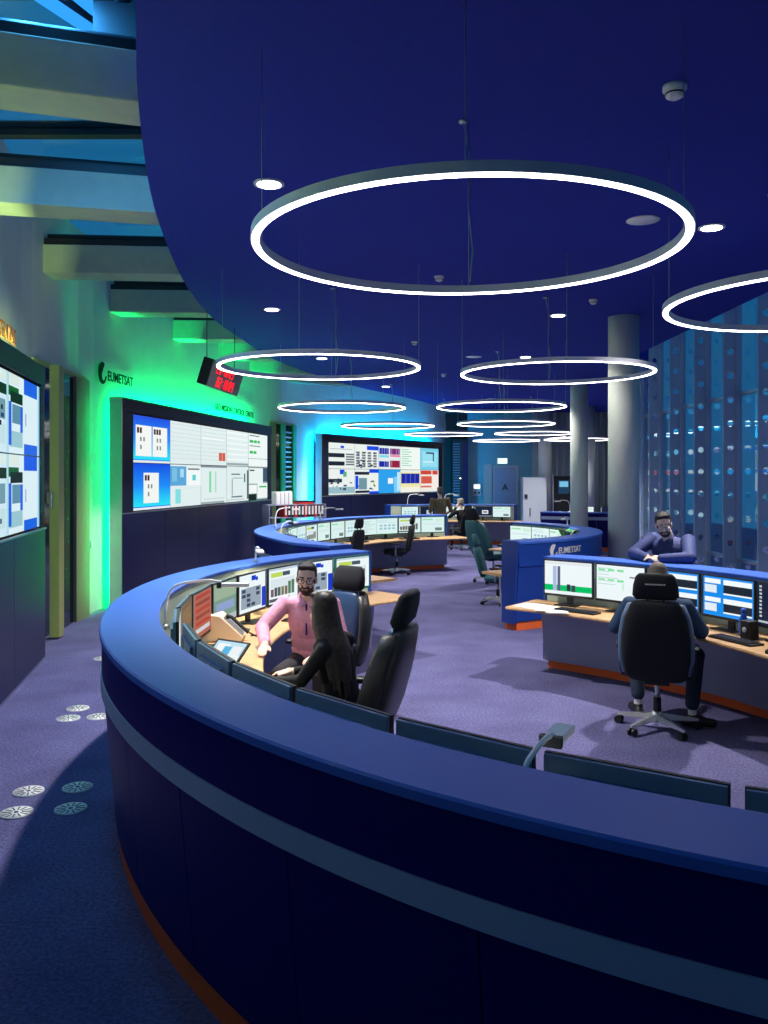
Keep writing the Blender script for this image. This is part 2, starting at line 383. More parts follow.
# glazed facade on the right with perforated steel fins
def holed_plate(x0, x1, z0, z1, pitch, r, y0, th):
    mb = MB(); n = max(1, int(round((z1-z0)/pitch))); h = (z1-z0)/n; cx = (x0+x1)/2; S = 16
    for k in range(n):
        cz = z0+h*(k+.5); outer = []; inner = []
        for j in range(S):
            q = 2*PI*j/S; c, s_ = math.cos(q), math.sin(q); hx, hz = (x1-x0)/2, h/2
            m = min(hx/abs(c) if abs(c) > 1e-6 else 1e9, hz/abs(s_) if abs(s_) > 1e-6 else 1e9)
            outer.append((cx+c*m, cz+s_*m)); inner.append((cx+c*r, cz+s_*r))
        # exact corners
        for qx in (x0, x1):
            for qz in (cz-hz, cz+hz):
                j = min(range(S), key=lambda j: (outer[j][0]-qx)**2+(outer[j][1]-qz)**2); outer[j] = (qx, qz)
        for y, fl in ((y0, 0), (y0+th, 1)):
            vs = [(x,y,z) for x,z in outer]+[(x,y,z) for x,z in inner]
            fs = [(j,(j+1)%S,(j+1)%S+S,j+S) for j in range(S)]
            mb.add(vs, fs if not fl else [tuple(reversed(f)) for f in fs])
        vs = [(x,y0,z) for x,z in inner]+[(x,y0+th,z) for x,z in inner]
        mb.add(vs, [(j,(j+1)%S,(j+1)%S+S,j+S) for j in range(S)])
    for xx in (x0, x1):
        mb.add([(xx,y0,z0),(xx,y0+th,z0),(xx,y0+th,z1),(xx,y0,z1)], [(0,1,2,3)])
    return mb
FX = 5.6
fy = [18.4-1.25*i for i in range(12)]
finmesh = holed_plate(FX-.25, FX-.02, 0, 4.9, .39, .052, 0, .03).mesh('fin', 'mullion')
rm = holed_plate(0, .22, 0, .9, .3, .055, 0, .03).mesh('rafter', 'mullion')
for i, y in enumerate(fy):
    e = bpy.data.objects.new('window_%d' % (i+1), None); C.objects.link(e); structure(e, 'bay of the dark glazed facade with a perforated steel fin')
    e.location = (0, y, 0)
    f = bpy.data.objects.new('fin', finmesh); C.objects.link(f); f.parent = e
    MB().box(FX-.06, FX+.02, -.05, .08, 0, 4.9).obj('mullion', 'mullion', e)
    r = bpy.data.objects.new('rafter', rm); C.objects.link(r); r.parent = e
    r.matrix_local = Matrix.Translation((FX-.05, 0, 4.72)) @ Matrix.Rotation(-PI/2, 4, 'Y')
    for z0, z1 in ((0,.66),(.70,3.26),(3.30,4.88)): MB().box(FX, FX+.012, -1.17, -.05, z0, z1).obj('pane', 'glass', e)
    for z in (.66, 3.26): MB().box(FX-.05, FX+.05, -1.2, -.05, z, z+.05).obj('transom', 'metal', e)
    MB().box(FX-.9, FX, -1.17, -.05, 5.0, 5.012).obj('roof_pane', 'glass', e)
    MB().box(FX-.9, FX+.05, -.05, .05, 4.96, 5.05).obj('roof_bar', 'mullion', e)
structure(MB().box(7.5, 30, -12, 22, -.4, -.2).obj('floor_outside', 'black_steel'))

# round columns
for (x, y, r, lab) in ((3.72,13.2,.235,'thick pale round column behind the leaning man'),(5.05,22.0,.225,'slimmer pale round column further back beside the lettered console'),
                       (5.95,31.4,.24,'grey round column beside the far metal cabinet'),(7.25,30.0,.2,'far grey round column between the two pale columns')):
    t = thing('column', lab, 'column', (x,y,0), 0, 'round columns')
    MB().lathe([(r,.0),(r,CEIL)], 40).obj('shaft', 'column' if y < 25 else 'grey_wall', t)
    MB().lathe([(r+.006,0),(r+.006,.08)], 40).obj('base_ring', 'metal', t)

# ------------------------------------------------------------------ openings in the left wall
def wall_x(y):
    for a, b in zip(wl, wl[1:]):
        if a.y <= y <= b.y: return a.x+(b.x-a.x)*(y-a.y)/(b.y-a.y)
def wall_piece(name, y0, y1, p0, p1, z0, z1, matname, parent):
    a, b = Vector((wall_x(y0), y0)), Vector((wall_x(y1), y1)); t = (b-a).normalized(); n = Vector((t.y, -t.x))
    q = [a+n*p0, b+n*p0, b+n*p1, a+n*p1]
    return MB().prism([(p.x,p.y) for p in q], z0, z1).obj(name, matname, parent)
for k, (ys, lab) in enumerate((((10.0,10.42,10.75,11.25,11.62,12.12), 'tall glazed door opening with olive posts left of the green wall'),
                               ((21.45,21.75,22.0,22.25,22.75,22.95), 'tall narrow glazed opening between the two far video walls'))):
    e = bpy.data.objects.new('door_%d' % (k+1), None); C.objects.link(e); structure(e, lab)
    wall_piece('side_panel', ys[0], ys[1], -.02, .02, 0, 3.36, 'bronze', e)
    wall_piece('glass_strip', ys[1], ys[2], -.02, .012, .0, 3.34, 'dark_glass', e)
    wall_piece('post', ys[2], ys[3]-.22 if k == 0 else ys[3], -.02, .05, 0, 3.36, 'olive' if k == 0 else 'plant', e)
    wall_piece('glass_strip', ys[3]-.2 if k == 0 else ys[3], ys[4], -.02, .015, 0, 3.34, 'dark_glass', e)
    wall_piece('side_panel', ys[4], ys[5], -.02, .06, 0, 3.36, 'bronze' if k == 0 else 'plant', e)
    wall_piece('head', ys[0], ys[5], -.02, .03, 3.36, 3.40, 'olive', e)
    if k == 0:
        lf = MB().box(-4.10,-3.985,10.42,10.56,.02,3.36).obj('door_leaf', 'olive', e)
        MB().tube([(-4.06,10.42,1.62),(-4.06,10.37,1.62),(-4.06,10.37,1.80),(-4.06,10.42,1.80)], .012, 8).obj('door_handle', 'chrome', lf)
        MB().box(-4.13,-4.09,10.405,10.42,1.66,1.80).obj('lock_plate', 'metal', lf)
    else:
        for i in range(22): wall_piece('louvre', 22.3, 22.7, .015, .03, .4+i*.13, .44+i*.13, 'mullion', e)
# skirting
mb = MB()
for a, b in zip(wl, wl[1:]):
    if 9.2 < a.y < 24:
        t = (b-a).normalized(); n = Vector((t.y,-t.x)); q = [a, b, b+n*.012, a+n*.012]; mb.prism([(p.x,p.y) for p in q], 0, .02)
structure(mb.obj('baseboard_left', 'metal'))
sw = MB().box(-.03,.03,-.012,0,-.05,.05).obj('wall_switch', 'white'); tag(sw, 'small white switch on the green wall beside the middle video wall', 'switch')
sw.location = (wall_x(12.3)+.012, 12.3, 1.02); sw.rotation_euler = (0,0,PI/2)

# ------------------------------------------------------------------ video walls
def video_wall(name, label, x, y, th, length, ml, mr, panels):
    t = thing(name, label, 'video wall', (x,y,0), th, 'video walls')
    x0, x1 = -ml, length+mr; D = .20; zb, zt, top = 1.456, 2.955, 3.18
    MB().box(x0, x1, 0, D, zt+.02, top).obj('top_panel', 'dark', t)
    n = 5; pw = (x1-x0)/n
    for i in range(n): MB().box(x0+pw*i+.004, x0+pw*(i+1)-.004, 0, D, .04, zb-.03).obj('lower_panel', 'gloss_navy', t)
    MB().box(x0, x1, .01, D, 0, .04).obj('foot_rail', 'metal', t)
    MB().box(x0, x1, -.015, .01, zb-.03, zb-.012).obj('ledge_strip', 'metal', t)
    MB().box(x0, -.01, .02, D, zb-.012, zt+.02).obj('side_frame', 'dark', t); MB().box(length+.01, x1, .02, D, zb-.012, zt+.02).obj('side_frame', 'dark', t)
    MB().box(-.01, length+.01, .075, D, zb-.012, zt+.02).obj('back_frame', 'dark', t)
    MB().box(x0-.02, x0, 0, D, 0, top+.005).obj('edge_strip', 'metal', t)
    cw, ch = length/5, (zt-zb)/2
    for (c, r), (bg, rects) in panels.items():
        f = MB().box(-cw/2, cw/2, .004, .03, -ch/2, ch/2).obj('display_module', 'black', t, loc=(cw*(c+.5), .03, zb+ch*(1.5-r)))
        screen_obj('screen', cw-.012, ch-.012, rects, f, bg)
    return t
B1, B2, CY = (15,70,225), (30,120,245), (40,215,245)
def blue_desktop(two):
    R = [(0,0,1,.5,(20,75,225),(30,140,245)),(0,.5,1,.93,(30,140,245),(40,225,245)),(0,.95,1,1,(225,235,240))]
    for x in ((.06,.5) if two else (.26,)):
        R += [(x,.2,x+.41,.86,(240,244,240))]+[(x+.03+.07*i,.25,x+.085+.07*i,.37,(70,25,35)) for i in range(3)]
        R += [(x+.03+.08*i,.45+.17*j,x+.07+.08*i,.54+.17*j,(120,130,135)) for i in range(3) for j in range(2)]+[(x+.34,.44,x+.385,.66,(20,28,35))]
    return ((25,110,240), R)
p1 = {(0,0): blue_desktop(True), (0,1): blue_desktop(False)}
grid = [(0.02,.06+.1*i,.98,.07+.1*i,(190,208,212)) for i in range(9)]+[(.08*i,.05,.08*i+.008,.95,(205,220,222)) for i in range(1,12)]
LG = (222,236,236)
p1[(1,0)] = (LG, grid); p1[(2,0)] = (LG, grid[:9]+[(.0,.3,.9,.33,(245,250,250)),(.68,.66,.94,.88,(205,90,70)),(.80,.66,.82,.88,(240,190,180))])
p1[(3,0)] = (LG, [(.0,.05+.15*i,.95,.1+.15*i,(240,247,247)) for i in range(6)]+[(0,.92,1,.98,(150,165,170))])
p1[(4,0)] = ((236,246,244), [(.05,.05,.55,.08,(90,110,100)),(.05,.2,.24,.28,(40,185,90)),(.27,.2,.42,.28,(40,185,90)),(.45,.2,.58,.28,(40,185,90)),(.05,.36,.6,.39,(120,140,130)),(.05,.53,.22,.61,(40,185,90)),(.25,.53,.4,.61,(40,185,90)),(0,.75,1,.765,(120,140,140))])
p1[(1,1)] = (LG, [(0,.04,.5,.5,(90,165,215)),(.05,.08,.2,.4,(120,190,225)),(.3,.1,.42,.3,(170,215,240)),(.52,.06,1,.5,(240,246,246)),(.55,.08,.95,.12,(110,125,130)),(.7,.24,.82,.38,(90,205,205)),(.15,.58,.32,.92,(130,220,225)),(.45,.55,.95,.58,(215,230,230))])
p1[(2,1)] = (LG, [(0,0,1,.05,(130,140,150)),(.3,.15,.38,.7,(130,215,170)),(.52,.15,.58,.7,(175,220,200)),(.1,.85,.9,.88,(200,215,215)),(0,.94,.9,1,(150,165,170))])
p1[(3,1)] = (LG, [(.2,.2,.6,.24,(110,130,135)),(.22,.35,.25,.82,(90,105,115)),(.25,.32,.7,.34,(120,140,145)),(.2,.84,.7,.88,(100,115,120)),(.78,.2,.84,.45,(70,85,95)),(.92,.1,1,.95,(80,100,105)),(.0,.93,.8,.95,(170,185,190))])
p1[(4,1)] = ((150,170,170), [(.02,.03,.75,.5,(230,242,240)),(.05,.08,.3,.12,(60,70,70)),(.02,.54,.42,.8,(240,246,244)),(.45,.5,1,.96,(235,244,240)),(0,.82,.4,1,(25,40,40)),(.55,.58,.95,.63,(60,185,110)),(.6,.68,.95,.76,(40,170,90)),(.75,.02,1,.45,(60,85,110))])
video_wall('video_wall', 'middle video wall of ten displays on the green lit wall', -3.84, 13.1, math.radians(80.99), 7.087, .42, .28, p1)
def dense(seed, n=20, cols=((60,75,95),(90,105,120),(30,40,60))):
    rn = random.Random(seed); R = []
    for _ in range(n):
        x, y = rn.uniform(.02,.85), rn.uniform(.3,.9); R.append((x,y,min(.98,x+rn.uniform(.04,.14)),min(.97,y+rn.uniform(.02,.08)),rn.choice(cols)))
    return R
NV, PK, RD = (25,40,165), (235,120,160), (205,70,55)
PW = (232,240,236)
p2 = {(0,0): (PW, [(.45,.1,.58,.2,B1),(0,.4,.6,.56,K_),(0,.72,.6,.88,K_),(.05,.22,.9,.25,(170,185,185))]+[(.65,.4+.1*i,.98,.46+.1*i,(100,110,120)) for i in range(5)]),
      (1,0): (PW, [(.5,.05,1,.22,B1)]+[(.05+.24*i,.3+.11*j,.2+.24*i,.38+.11*j,(110,115,130)) for i in range(4) for j in range(6)]+dense(3,14)),
      (2,0): ((225,235,235), [(.02,.1,.46,.36,NV),(.52,.1,.98,.36,(120,40,120)),(.02,.66,.46,.9,NV),(.52,.62,.98,.92,(150,30,70)),(.02,.4,.46,.5,(120,215,235)),(.52,.38,.98,.46,PK)]+[(.04+.11*i,.12,.05+.11*i,.88,(220,225,240)) for i in range(9)]),
      (3,0): ((238,246,242), [(.06,.1+.1*i,.06+.5*(1 if i % 2 else .7),.14+.1*i,(150,215,180)) for i in range(8)]),
      (4,0): ((120,205,230), [(.1,.15,.95,.85,(150,222,240)),(.3,.18,.75,.25,(30,60,90)),(.68,.25,.74,.6,(30,80,120)),(.15,.6,.7,.66,(210,240,248))]),
      (0,1): (PW, [(.42,.02,.6,.2,B1),(.55,.1,.68,.3,(90,170,120)),(0,.38,.5,.52,K_),(.0,.7,1,.95,(150,185,195))]+dense(5,18)),
      (1,1): (PW, [(.0,.1,.6,.22,K_),(.6,.0,1,.14,B1),(.02,.26,.14,.8,B1),(.16,.35,.5,.82,(110,150,160)),(.76,.5,.84,.62,(220,225,120)),(.02,.86,.6,.96,K_),(.6,.9,1,1,B1)]+dense(6,8)),
      (2,1): ((45,160,235), [(.42,.36,.66,.6,(240,246,248)),(.7,.3,1,1,(120,205,245)),(.85,.1,1,.9,(190,230,250))]),
      (3,1): ((235,228,170), [(.04,.16,.96,.6,NV),(.0,.02,1,.1,(230,238,238)),(.0,.76,1,1,(240,240,225))]+[(.26+.23*i,.16,.28+.23*i,.6,(120,130,200)) for i in range(3)]),
      (4,1): ((238,232,225), [(.02,.02,.6,.2,RD),(.66,.02,.95,.2,RD),(.04,.28,.62,.62,(215,90,70)),(.02,.72,.6,.8,(215,110,90)),(.68,.3,.95,.9,(245,235,230))])}
video_wall('video_wall', 'far video wall of colourful displays on the cyan lit wall', -1.535, 23.9, math.radians(59.9), 6.94, .37, .28, p2)
def page(seed): 
    rn = random.Random(seed)
    return ((205,228,240), [(0,.0,.42,.14,(30,85,225)),(.44,.02,.95,.12,(215,230,225)),(.44,.14,.72,.26,(20,90,50)),(.55,.17,.95,.3,(20,45,35)),(.02,.32,.4,.55,(70,105,125)),(.44,.32,.56,.9,(30,95,220)),(.58,.36,.92,.6,(110,150,165)),(.95,.0,1,1,(170,220,235)),(.02,.6,.42,.95,(120,165,180)),(.6,.66,.92,.9,(190,220,225))]+dense(seed,10,((40,70,110),(25,35,50),(60,130,200))))
p0 = {(c,r): page(20+c*2+r) for c in range(5) for r in range(2)}
for r in range(2):
    p0[(4,r)] = ((215,235,242), [(.0,.0,.32,.14,(215,230,225)),(.0,.16,.3,.28,(20,90,40)),(.05,.22,.42,.36,(15,30,30)),(.0,.36,.08,.9,(30,95,220)),(.1,.38,.34,.62,(90,140,165)),(.34,.38,.42,.72,(30,95,220)),(.02,.72,.42,.92,(150,195,205)),(.46,.0,.92,.2,(30,90,225)),(.5,.45,.54,.62,(160,170,215)),(.46,.86,.92,1,(30,100,225)),(.94,0,1,1,(140,205,235))])
video_wall('video_wall', 'nearest video wall cut by the left edge, navy panels below', -2.252, 2.18, math.radians(101.5), 7.062, .2, .18, p0)

# coloured LED wash between the video walls and the wall: strips on the housings' backs
def wash(x, y, th, length, ml, mr, col, wt, ws, col2=None, wr=None, inset=.10):
    mx = Matrix.Translation((x,y,0)) @ Matrix.Rotation(th, 4, 'Z')
    def put(nm, lx, ly, lz, nx, ny, nz, sx, sy, watts, c, xa, spread=PI):
        z = -Vector((nx,ny,nz)).normalized(); xv = Vector(xa); yv = z.cross(xv).normalized()
        R = Matrix((xv, yv, z)).transposed().to_4x4(); o = area(nm, (0,0,0), (0,0,0), sx, sy, c, watts, spread)
        o.matrix_world = mx @ Matrix.Translation((lx,ly,lz)) @ R
    put('led_strip_top', length/2, .245, 2.95, 0, .25, 1, length, .04, wt, col, (1,0,0))
    put('led_strip_left', -ml+inset, .225, 1.6, -1, .35, 0, 3.1, .03, ws, col2 or col, (0,0,1))
    if wr: put('led_strip_right', length+mr-.10, .225, 1.6, 1, .35, 0, 3.1, .03, wr, col2 or col, (0,0,1))
wash(-3.84, 13.1, math.radians(80.99), 7.087, .42, .28, (.0,1,.20), 320, 80, wr=15, inset=.42)
wash(-1.535, 23.9, math.radians(59.9), 6.94, .37, .28, (.0,.46,1), 330, 60, (.0,.5,1), wr=60)
wash(-2.252, 2.18, math.radians(101.5), 7.062, .2, .18, (.72,1,.30), 150, 4, wr=5)

# lettering on the walls
def emblem(mx, s, matname, parent):
    mb = MB(); pts = []
    for i in range(25):
        q = math.radians(60+290*i/24); pts.append((math.cos(q)*s, math.sin(q)*s*1.15))
    for i in range(13):
        q = math.radians(350-200*i/12); pts.append((.25*s+math.cos(q)*s*.42, -.25*s+math.sin(q)*s*.5))
    mb.prism(pts, 0, .006); o = mb.obj('emblem', matname, parent); o.matrix_local = mx; return o
def lettering(name, label, body, size, x, y, z, th, matname, logo=False, xs=1.0):
    t = thing(name, label, 'lettering', (x,y,z), th)
    off = size*1.6 if logo else 0
    for word in body.split():
        o = text_mesh('word', word, size, matname, RX90.copy(), None, xs=xs); o.parent = t
        o.matrix_local = Matrix.Translation((off, 0, 0)) @ RX90; off += max(v.co.x for v in o.data.vertices)+size*.32
    if logo: emblem(Matrix.Translation((size*.75, 0, size*.42)) @ RX90, size*.68, matname, t)
    return t
def on_wall(y): return wall_x(y)+.03
a1 = math.atan2(4.0, .52)
lettering('wall_lettering', 'dark EUMETSAT lettering and emblem above the middle video wall', 'EUMETSAT', .21, on_wall(12.55), 12.45, 3.44, math.radians(84), 'text_dark', True, .95)
lettering('wall_lettering', 'small dark control centre lettering above the right end of the middle video wall', 'GEO MISSION CONTROL CENTRE', .18, on_wall(17.7)+.04, 17.5, 3.38, math.radians(82), 'text_dark')
lettering('wall_lettering', 'dark EUMETSAT lettering on the cyan wall above the far video wall', 'EUMETSAT', .21, -1.95, 24.0, 3.44, math.radians(60.8), 'text_dark', True)
lettering('wall_lettering', 'small dark lettering above the right end of the far video wall', 'LEO MISSION CONTROL CENTRE', .17, -.25, 27.05, 3.38, math.radians(60.3), 'text_dark')
lettering('wall_lettering', 'orange lettering above the nearest video wall at the left edge', 'CONTROL CENTRE', .24, wall_x(7.1)+.05, 7.1, 3.40, math.radians(102.3), 'text_orange')

# hanging clock with two rows of red digits
ck = thing('digital_clock', 'hanging black clock display with two rows of red digits', 'clock', (-2.545,12.45,3.5), math.radians(85))
body = Matrix.Translation((0,0,.02)) @ Matrix.Rotation(math.radians(17), 4, 'X')
MB().box(0,1.75,0,.16,-.2,.2,mx=body).obj('case', 'black', ck, bevel=.01)
SEG = {'0':'abcdef','1':'bc','2':'abged','3':'abgcd','4':'fgbc','5':'afgcd','6':'afgedc','7':'abc','8':'abcdefg','9':'abcdfg'}
def digits(sx, sz, s, h, parent):
    mb = MB(); x = sx; wd = h*.58; t = h*.13
    for ch in s:
        if ch == ':':
            for z in (.3,.7): mb.box(x, x+t, -.006, 0, sz+h*z-t/2, sz+h*z+t/2, mx=body)
            x += t*2.2; continue
        for g in SEG.get(ch, ''):
            r = {'a':(0,wd,h-t,h),'g':(0,wd,h/2-t/2,h/2+t/2),'d':(0,wd,0,t),'f':(0,t,h/2,h),'b':(wd-t,wd,h/2,h),'e':(0,t,0,h/2),'c':(wd-t,wd,0,h/2)}[g]
            mb.box(x+r[0], x+r[1], -.006, 0, sz+r[2], sz+r[3], mx=body)
        x += wd+h*.36
    return mb.obj('red_digits', 'red_led', parent)
digits(.26, .02, '20:48:05', .16, ck); digits(.42, -.175, '02:18:04', .16, ck)
for x in (.1, 1.65): MB().tube([(x,.08,.2),(x,.08,.95)], .006, 6).obj('suspension_rod', 'black_steel', ck)

# ------------------------------------------------------------------ ring lights
def ring_light(x, y, label, wires=True):
    t = thing('ring_light', label, 'ring light', (x,y,3.27), math.radians(-6), 'suspended ring lights')
    n = 96; R = 1.17
    def ann(r0, r1, z0, z1):
        mb = MB(); vs = []
        for r, z in ((r0,z0),(r1,z0),(r1,z1),(r0,z1)):
            vs += [(r*math.cos(2*PI*j/n), r*math.sin(2*PI*j/n), z) for j in range(n)]
        fs = []
        for k in range(4):
            k2 = (k+1) % 4; fs += [(k*n+j, k2*n+j, k2*n+(j+1)%n, k*n+(j+1)%n) for j in range(n)]
        mb.add(vs, [tuple(reversed(f)) for f in fs], 0, False); return mb
    if not ring_light.me:
        ring_light.me = (ann(R-.024,R+.024,0,.05).mesh('housing','ring_metal'), ann(R-.017,R+.017,-.008,.0).mesh('diffuser','led'),
                         MB().tube([(0,0,.05),(0,0,CEIL-3.27)], .0028, 5).mesh('suspension_wire','metal'))
    for nm, me in zip(('housing','diffuser'), ring_light.me[:2]):
        o = bpy.data.objects.new(nm, me); C.objects.link(o); o.parent = t
    for q in range(4):
        o = bpy.data.objects.new('suspension_wire', ring_light.me[2]); C.objects.link(o); o.parent = t
        a = PI/2*q; o.location = (R*math.cos(a), R*math.sin(a), 0)
    MB().tube([(.01,R,.08),(.03,R+.01,.3),(0,R+.01,.6),(.02,R,.9),(-.02,R,1.12),(-.04,R,1.2)], .006, 6).obj('power_cable', 'metal', t)
    MB().lathe([(.03,1.185),(.03,1.2)], 12, (-.04,R,0)).obj('ceiling_rose', 'metal', t)
ring_light.me = None
for x, y, lab in ((.465,4.74,'largest suspended ring light, nearest, top centre'),(3.31,6.28,'ring light cut by the right edge of the picture'),(-.76,10.0,'ring light overlapping the red clock'),
                  (2.145,10.57,'ring light crossing in front of the thick pale column'),(-.786,15.9,'ring light above the far video wall, left of the centre'),(2.16,15.7,'ring light in the middle distance left of the slimmer column'),
                  (.1,21.7,'thin ring light just above the far video wall'),(2.98,20.8,'ring light right of centre above the exit sign'),(1.82,26.0,'small far ring light over the right end of the far video wall'),
                  (4.5,25.4,'small far ring light touching the slimmer column'),(4.4,30.6,'smallest ring light right above the exit sign'),(6.8,29.7,'far ring light between the two pale columns')):
    ring_light(x, y, lab)

# ceiling fittings
def downlight(x, y, label, watts):
    t = thing('downlight', label, 'downlight', (x,y,CEIL), 0, 'recessed downlights')
    MB().lathe([(.13,-.012),(.13,0)], 28).obj('trim_ring', 'white', t); MB().lathe([(.10,-.017),(.10,-.012)], 28).obj('diffuser', 'spot', t)
    d = bpy.data.lights.new('downlight_lamp', 'SPOT'); d.energy = watts; d.spot_size = math.radians(105); d.spot_blend = .6; d.shadow_soft_size = .09; d.color = (1,.95,.9)
    o = bpy.data.objects.new('downlight_lamp', d); C.objects.link(o); o.parent = t; o.location = (0,0,-.03)
for x, y, lab in ((-.97,7.17,'bright downlight just left of the largest ring light'),(3.25,8.43,'bright downlight right of the largest ring light'),(-1.66,12.57,'downlight above the red clock, near the ceiling edge'),
                  (2.67,13.04,'downlight under the right part of the largest ring'),(-1.3,17.8,'downlight seen through the ring by the clock'),(2.93,17.6,'downlight above the ring before the thick column'),
                  (4.1,22.3,'downlight seen through the ring before the thick column'),(.05,23.4,'small downlight near the ceiling edge above the far video wall'),(3.4,27.2,'added unseen downlight left of the slimmer column'),(5.6,28.2,'added unseen downlight near the slimmer column')):  # last two: added unseen downlights that brighten the back of the room
    downlight(x, y, lab, SPOT_W*(.14 if 12.9 < y < 13.1 else .22 if 22 < y < 22.5 else 1))
def detector(x, y, label, s=1.0):
    t = thing('smoke_detector', label, 'detector', (x,y,CEIL), 0, 'ceiling smoke detectors')
    MB().lathe([(.03*s,-.085*s),(.055*s,-.07*s),(.06*s,-.035*s),(.075*s,-.03*s),(.075*s,0)], 24).obj('body', 'white', t)
    MB().lathe([(.062*s,-.058*s),(.062*s,-.05*s)], 24).obj('sensor_slot', 'black', t)
detector(1.84,5.38,'white smoke detector near the top right of the ceiling',1.0)
for x, y, lab in ((.68,10.5,'small smoke detector inside the largest ring'),(.56,15.6,'tiny smoke detector above the rings at centre'),(1.44,20.6,'farthest tiny smoke detector on the ceiling'),(2.93,11.9,'smoke detector beyond the right rim of the largest ring')): detector(x, y, lab, .8)
for x, y, lab in ((2.5,8.2,'flat round ceiling speaker inside the right rim of the largest ring'),(1.86,17.6,'flat round ceiling speaker beyond the largest ring')):
    t = thing('ceiling_speaker', lab, 'speaker', (x,y,CEIL)); MB().lathe([(.15,-.008),(.15,0)], 28).obj('grille', 'white', t); MB().lathe([(.16,-.005),(.16,0)], 28).obj('rim', 'metal', t)

# ------------------------------------------------------------------ floor outlets and markers
def outlet(x, y, label, r=.095):
    t = thing('floor_outlet', label, 'floor outlet', (x,y,0), random.random(), 'round floor air outlets')
    MB().lathe([(r,0),(r,.008)], 28).obj('disc', 'white', t)
    mb = MB()
    for k in range(12):
        q = 2*PI*k/12; m = Matrix.Rotation(q, 4, 'Z'); mb.box(r*.32,r*.86,-.004,.004,.008,.0092,mx=m)
    mb.lathe([(r*.14,.008),(r*.14,.0095)], 12); mb.obj('slots', 'black', t)
for x, y, lab in ((-2.25,5.38,'pale floor outlet, left of the far pair nearest the console'),(-2.18,5.04,'nearest pale floor outlet at the left edge of the carpet'),(-1.965,5.45,'floor outlet in the console shadow, farther of the two'),
                  (-1.88,5.1,'floor outlet in the console shadow, nearer of the two'),(-2.63,7.3,'floor outlet beside the nearest video wall, farther of the middle pair'),(-2.60,7.0,'floor outlet beside the nearest video wall, nearer of the middle pair'),
                  (-2.37,7.05,'floor outlet half hidden by the curved console'),(-3.08,9.3,'far floor outlet beyond the nearest video wall, nearer of two'),(-3.12,9.75,'farthest floor outlet beyond the nearest video wall')):
    outlet(x, y, lab)
for x, y, lab in ((2.09,5.54,'small red marker on the carpet right of the chair lamp'),(-2.72,8.35,'small red marker on the carpet by the left aisle'),(2.5,12.4,'small red marker on the carpet near the lettered console')):
    o = MB().box(-.03,.03,-.03,.03,0,.006).obj('floor_marker', 'red', bevel=.002); o.location = (x,y,0); tag(o, lab, 'marker', 'red floor markers')

# ------------------------------------------------------------------ curved consoles
DESK = .70
def arc(cx, cy, r, a0, a1, n):
    return [Vector((cx+r*math.cos(math.radians(a0+(a1-a0)*i/n)), cy+r*math.sin(math.radians(a0+(a1-a0)*i/n)))) for i in range(n+1)]
def normals(path):
    out = []
    for i in range(len(path)):
        t = (path[min(i+1,len(path)-1)]-path[max(i-1,0)]).normalized(); out.append(Vector((-t.y, t.x)))
    return out
def resample(path, step):
    L = [0]
    for a, b in zip(path, path[1:]): L.append(L[-1]+(b-a).length)
    n = max(2, int(L[-1]/step)); out = []; j = 0
    for i in range(n+1):
        s = L[-1]*i/n
        while j < len(L)-2 and L[j+1] < s: j += 1
        f = (s-L[j])/max(1e-9, L[j+1]-L[j]); out.append(path[j].lerp(path[j+1], f))
    return out, L[-1]
def sweep(path, nrm, prof, i0=0, i1=None, g0=0, g1=0):
    i1 = len(path)-1 if i1 is None else i1; rings = []
    for i in range(i0, i1+1):
        p = path[i].copy()
        if i == i0 and g0: p += (path[i+1]-path[i]).normalized()*g0
        if i == i1 and g1: p += (path[i-1]-path[i]).normalized()*g1
        rings.append([Vector((*(p+nrm[i]*o), z)) for o, z in prof])
    ar = sum(prof[k][0]*prof[(k+1)%len(prof)][1]-prof[(k+1)%len(prof)][0]*prof[k][1] for k in range(len(prof)))
    mb = MB(); mb.loft(rings, 0, False)
    if ar > 0: mb.f = [list(reversed(f)) for f in mb.f]
    return mb
def rect(o0, o1, z0, z1): return [(o0,z0),(o1,z0),(o1,z1),(o0,z1)]
class Console: pass
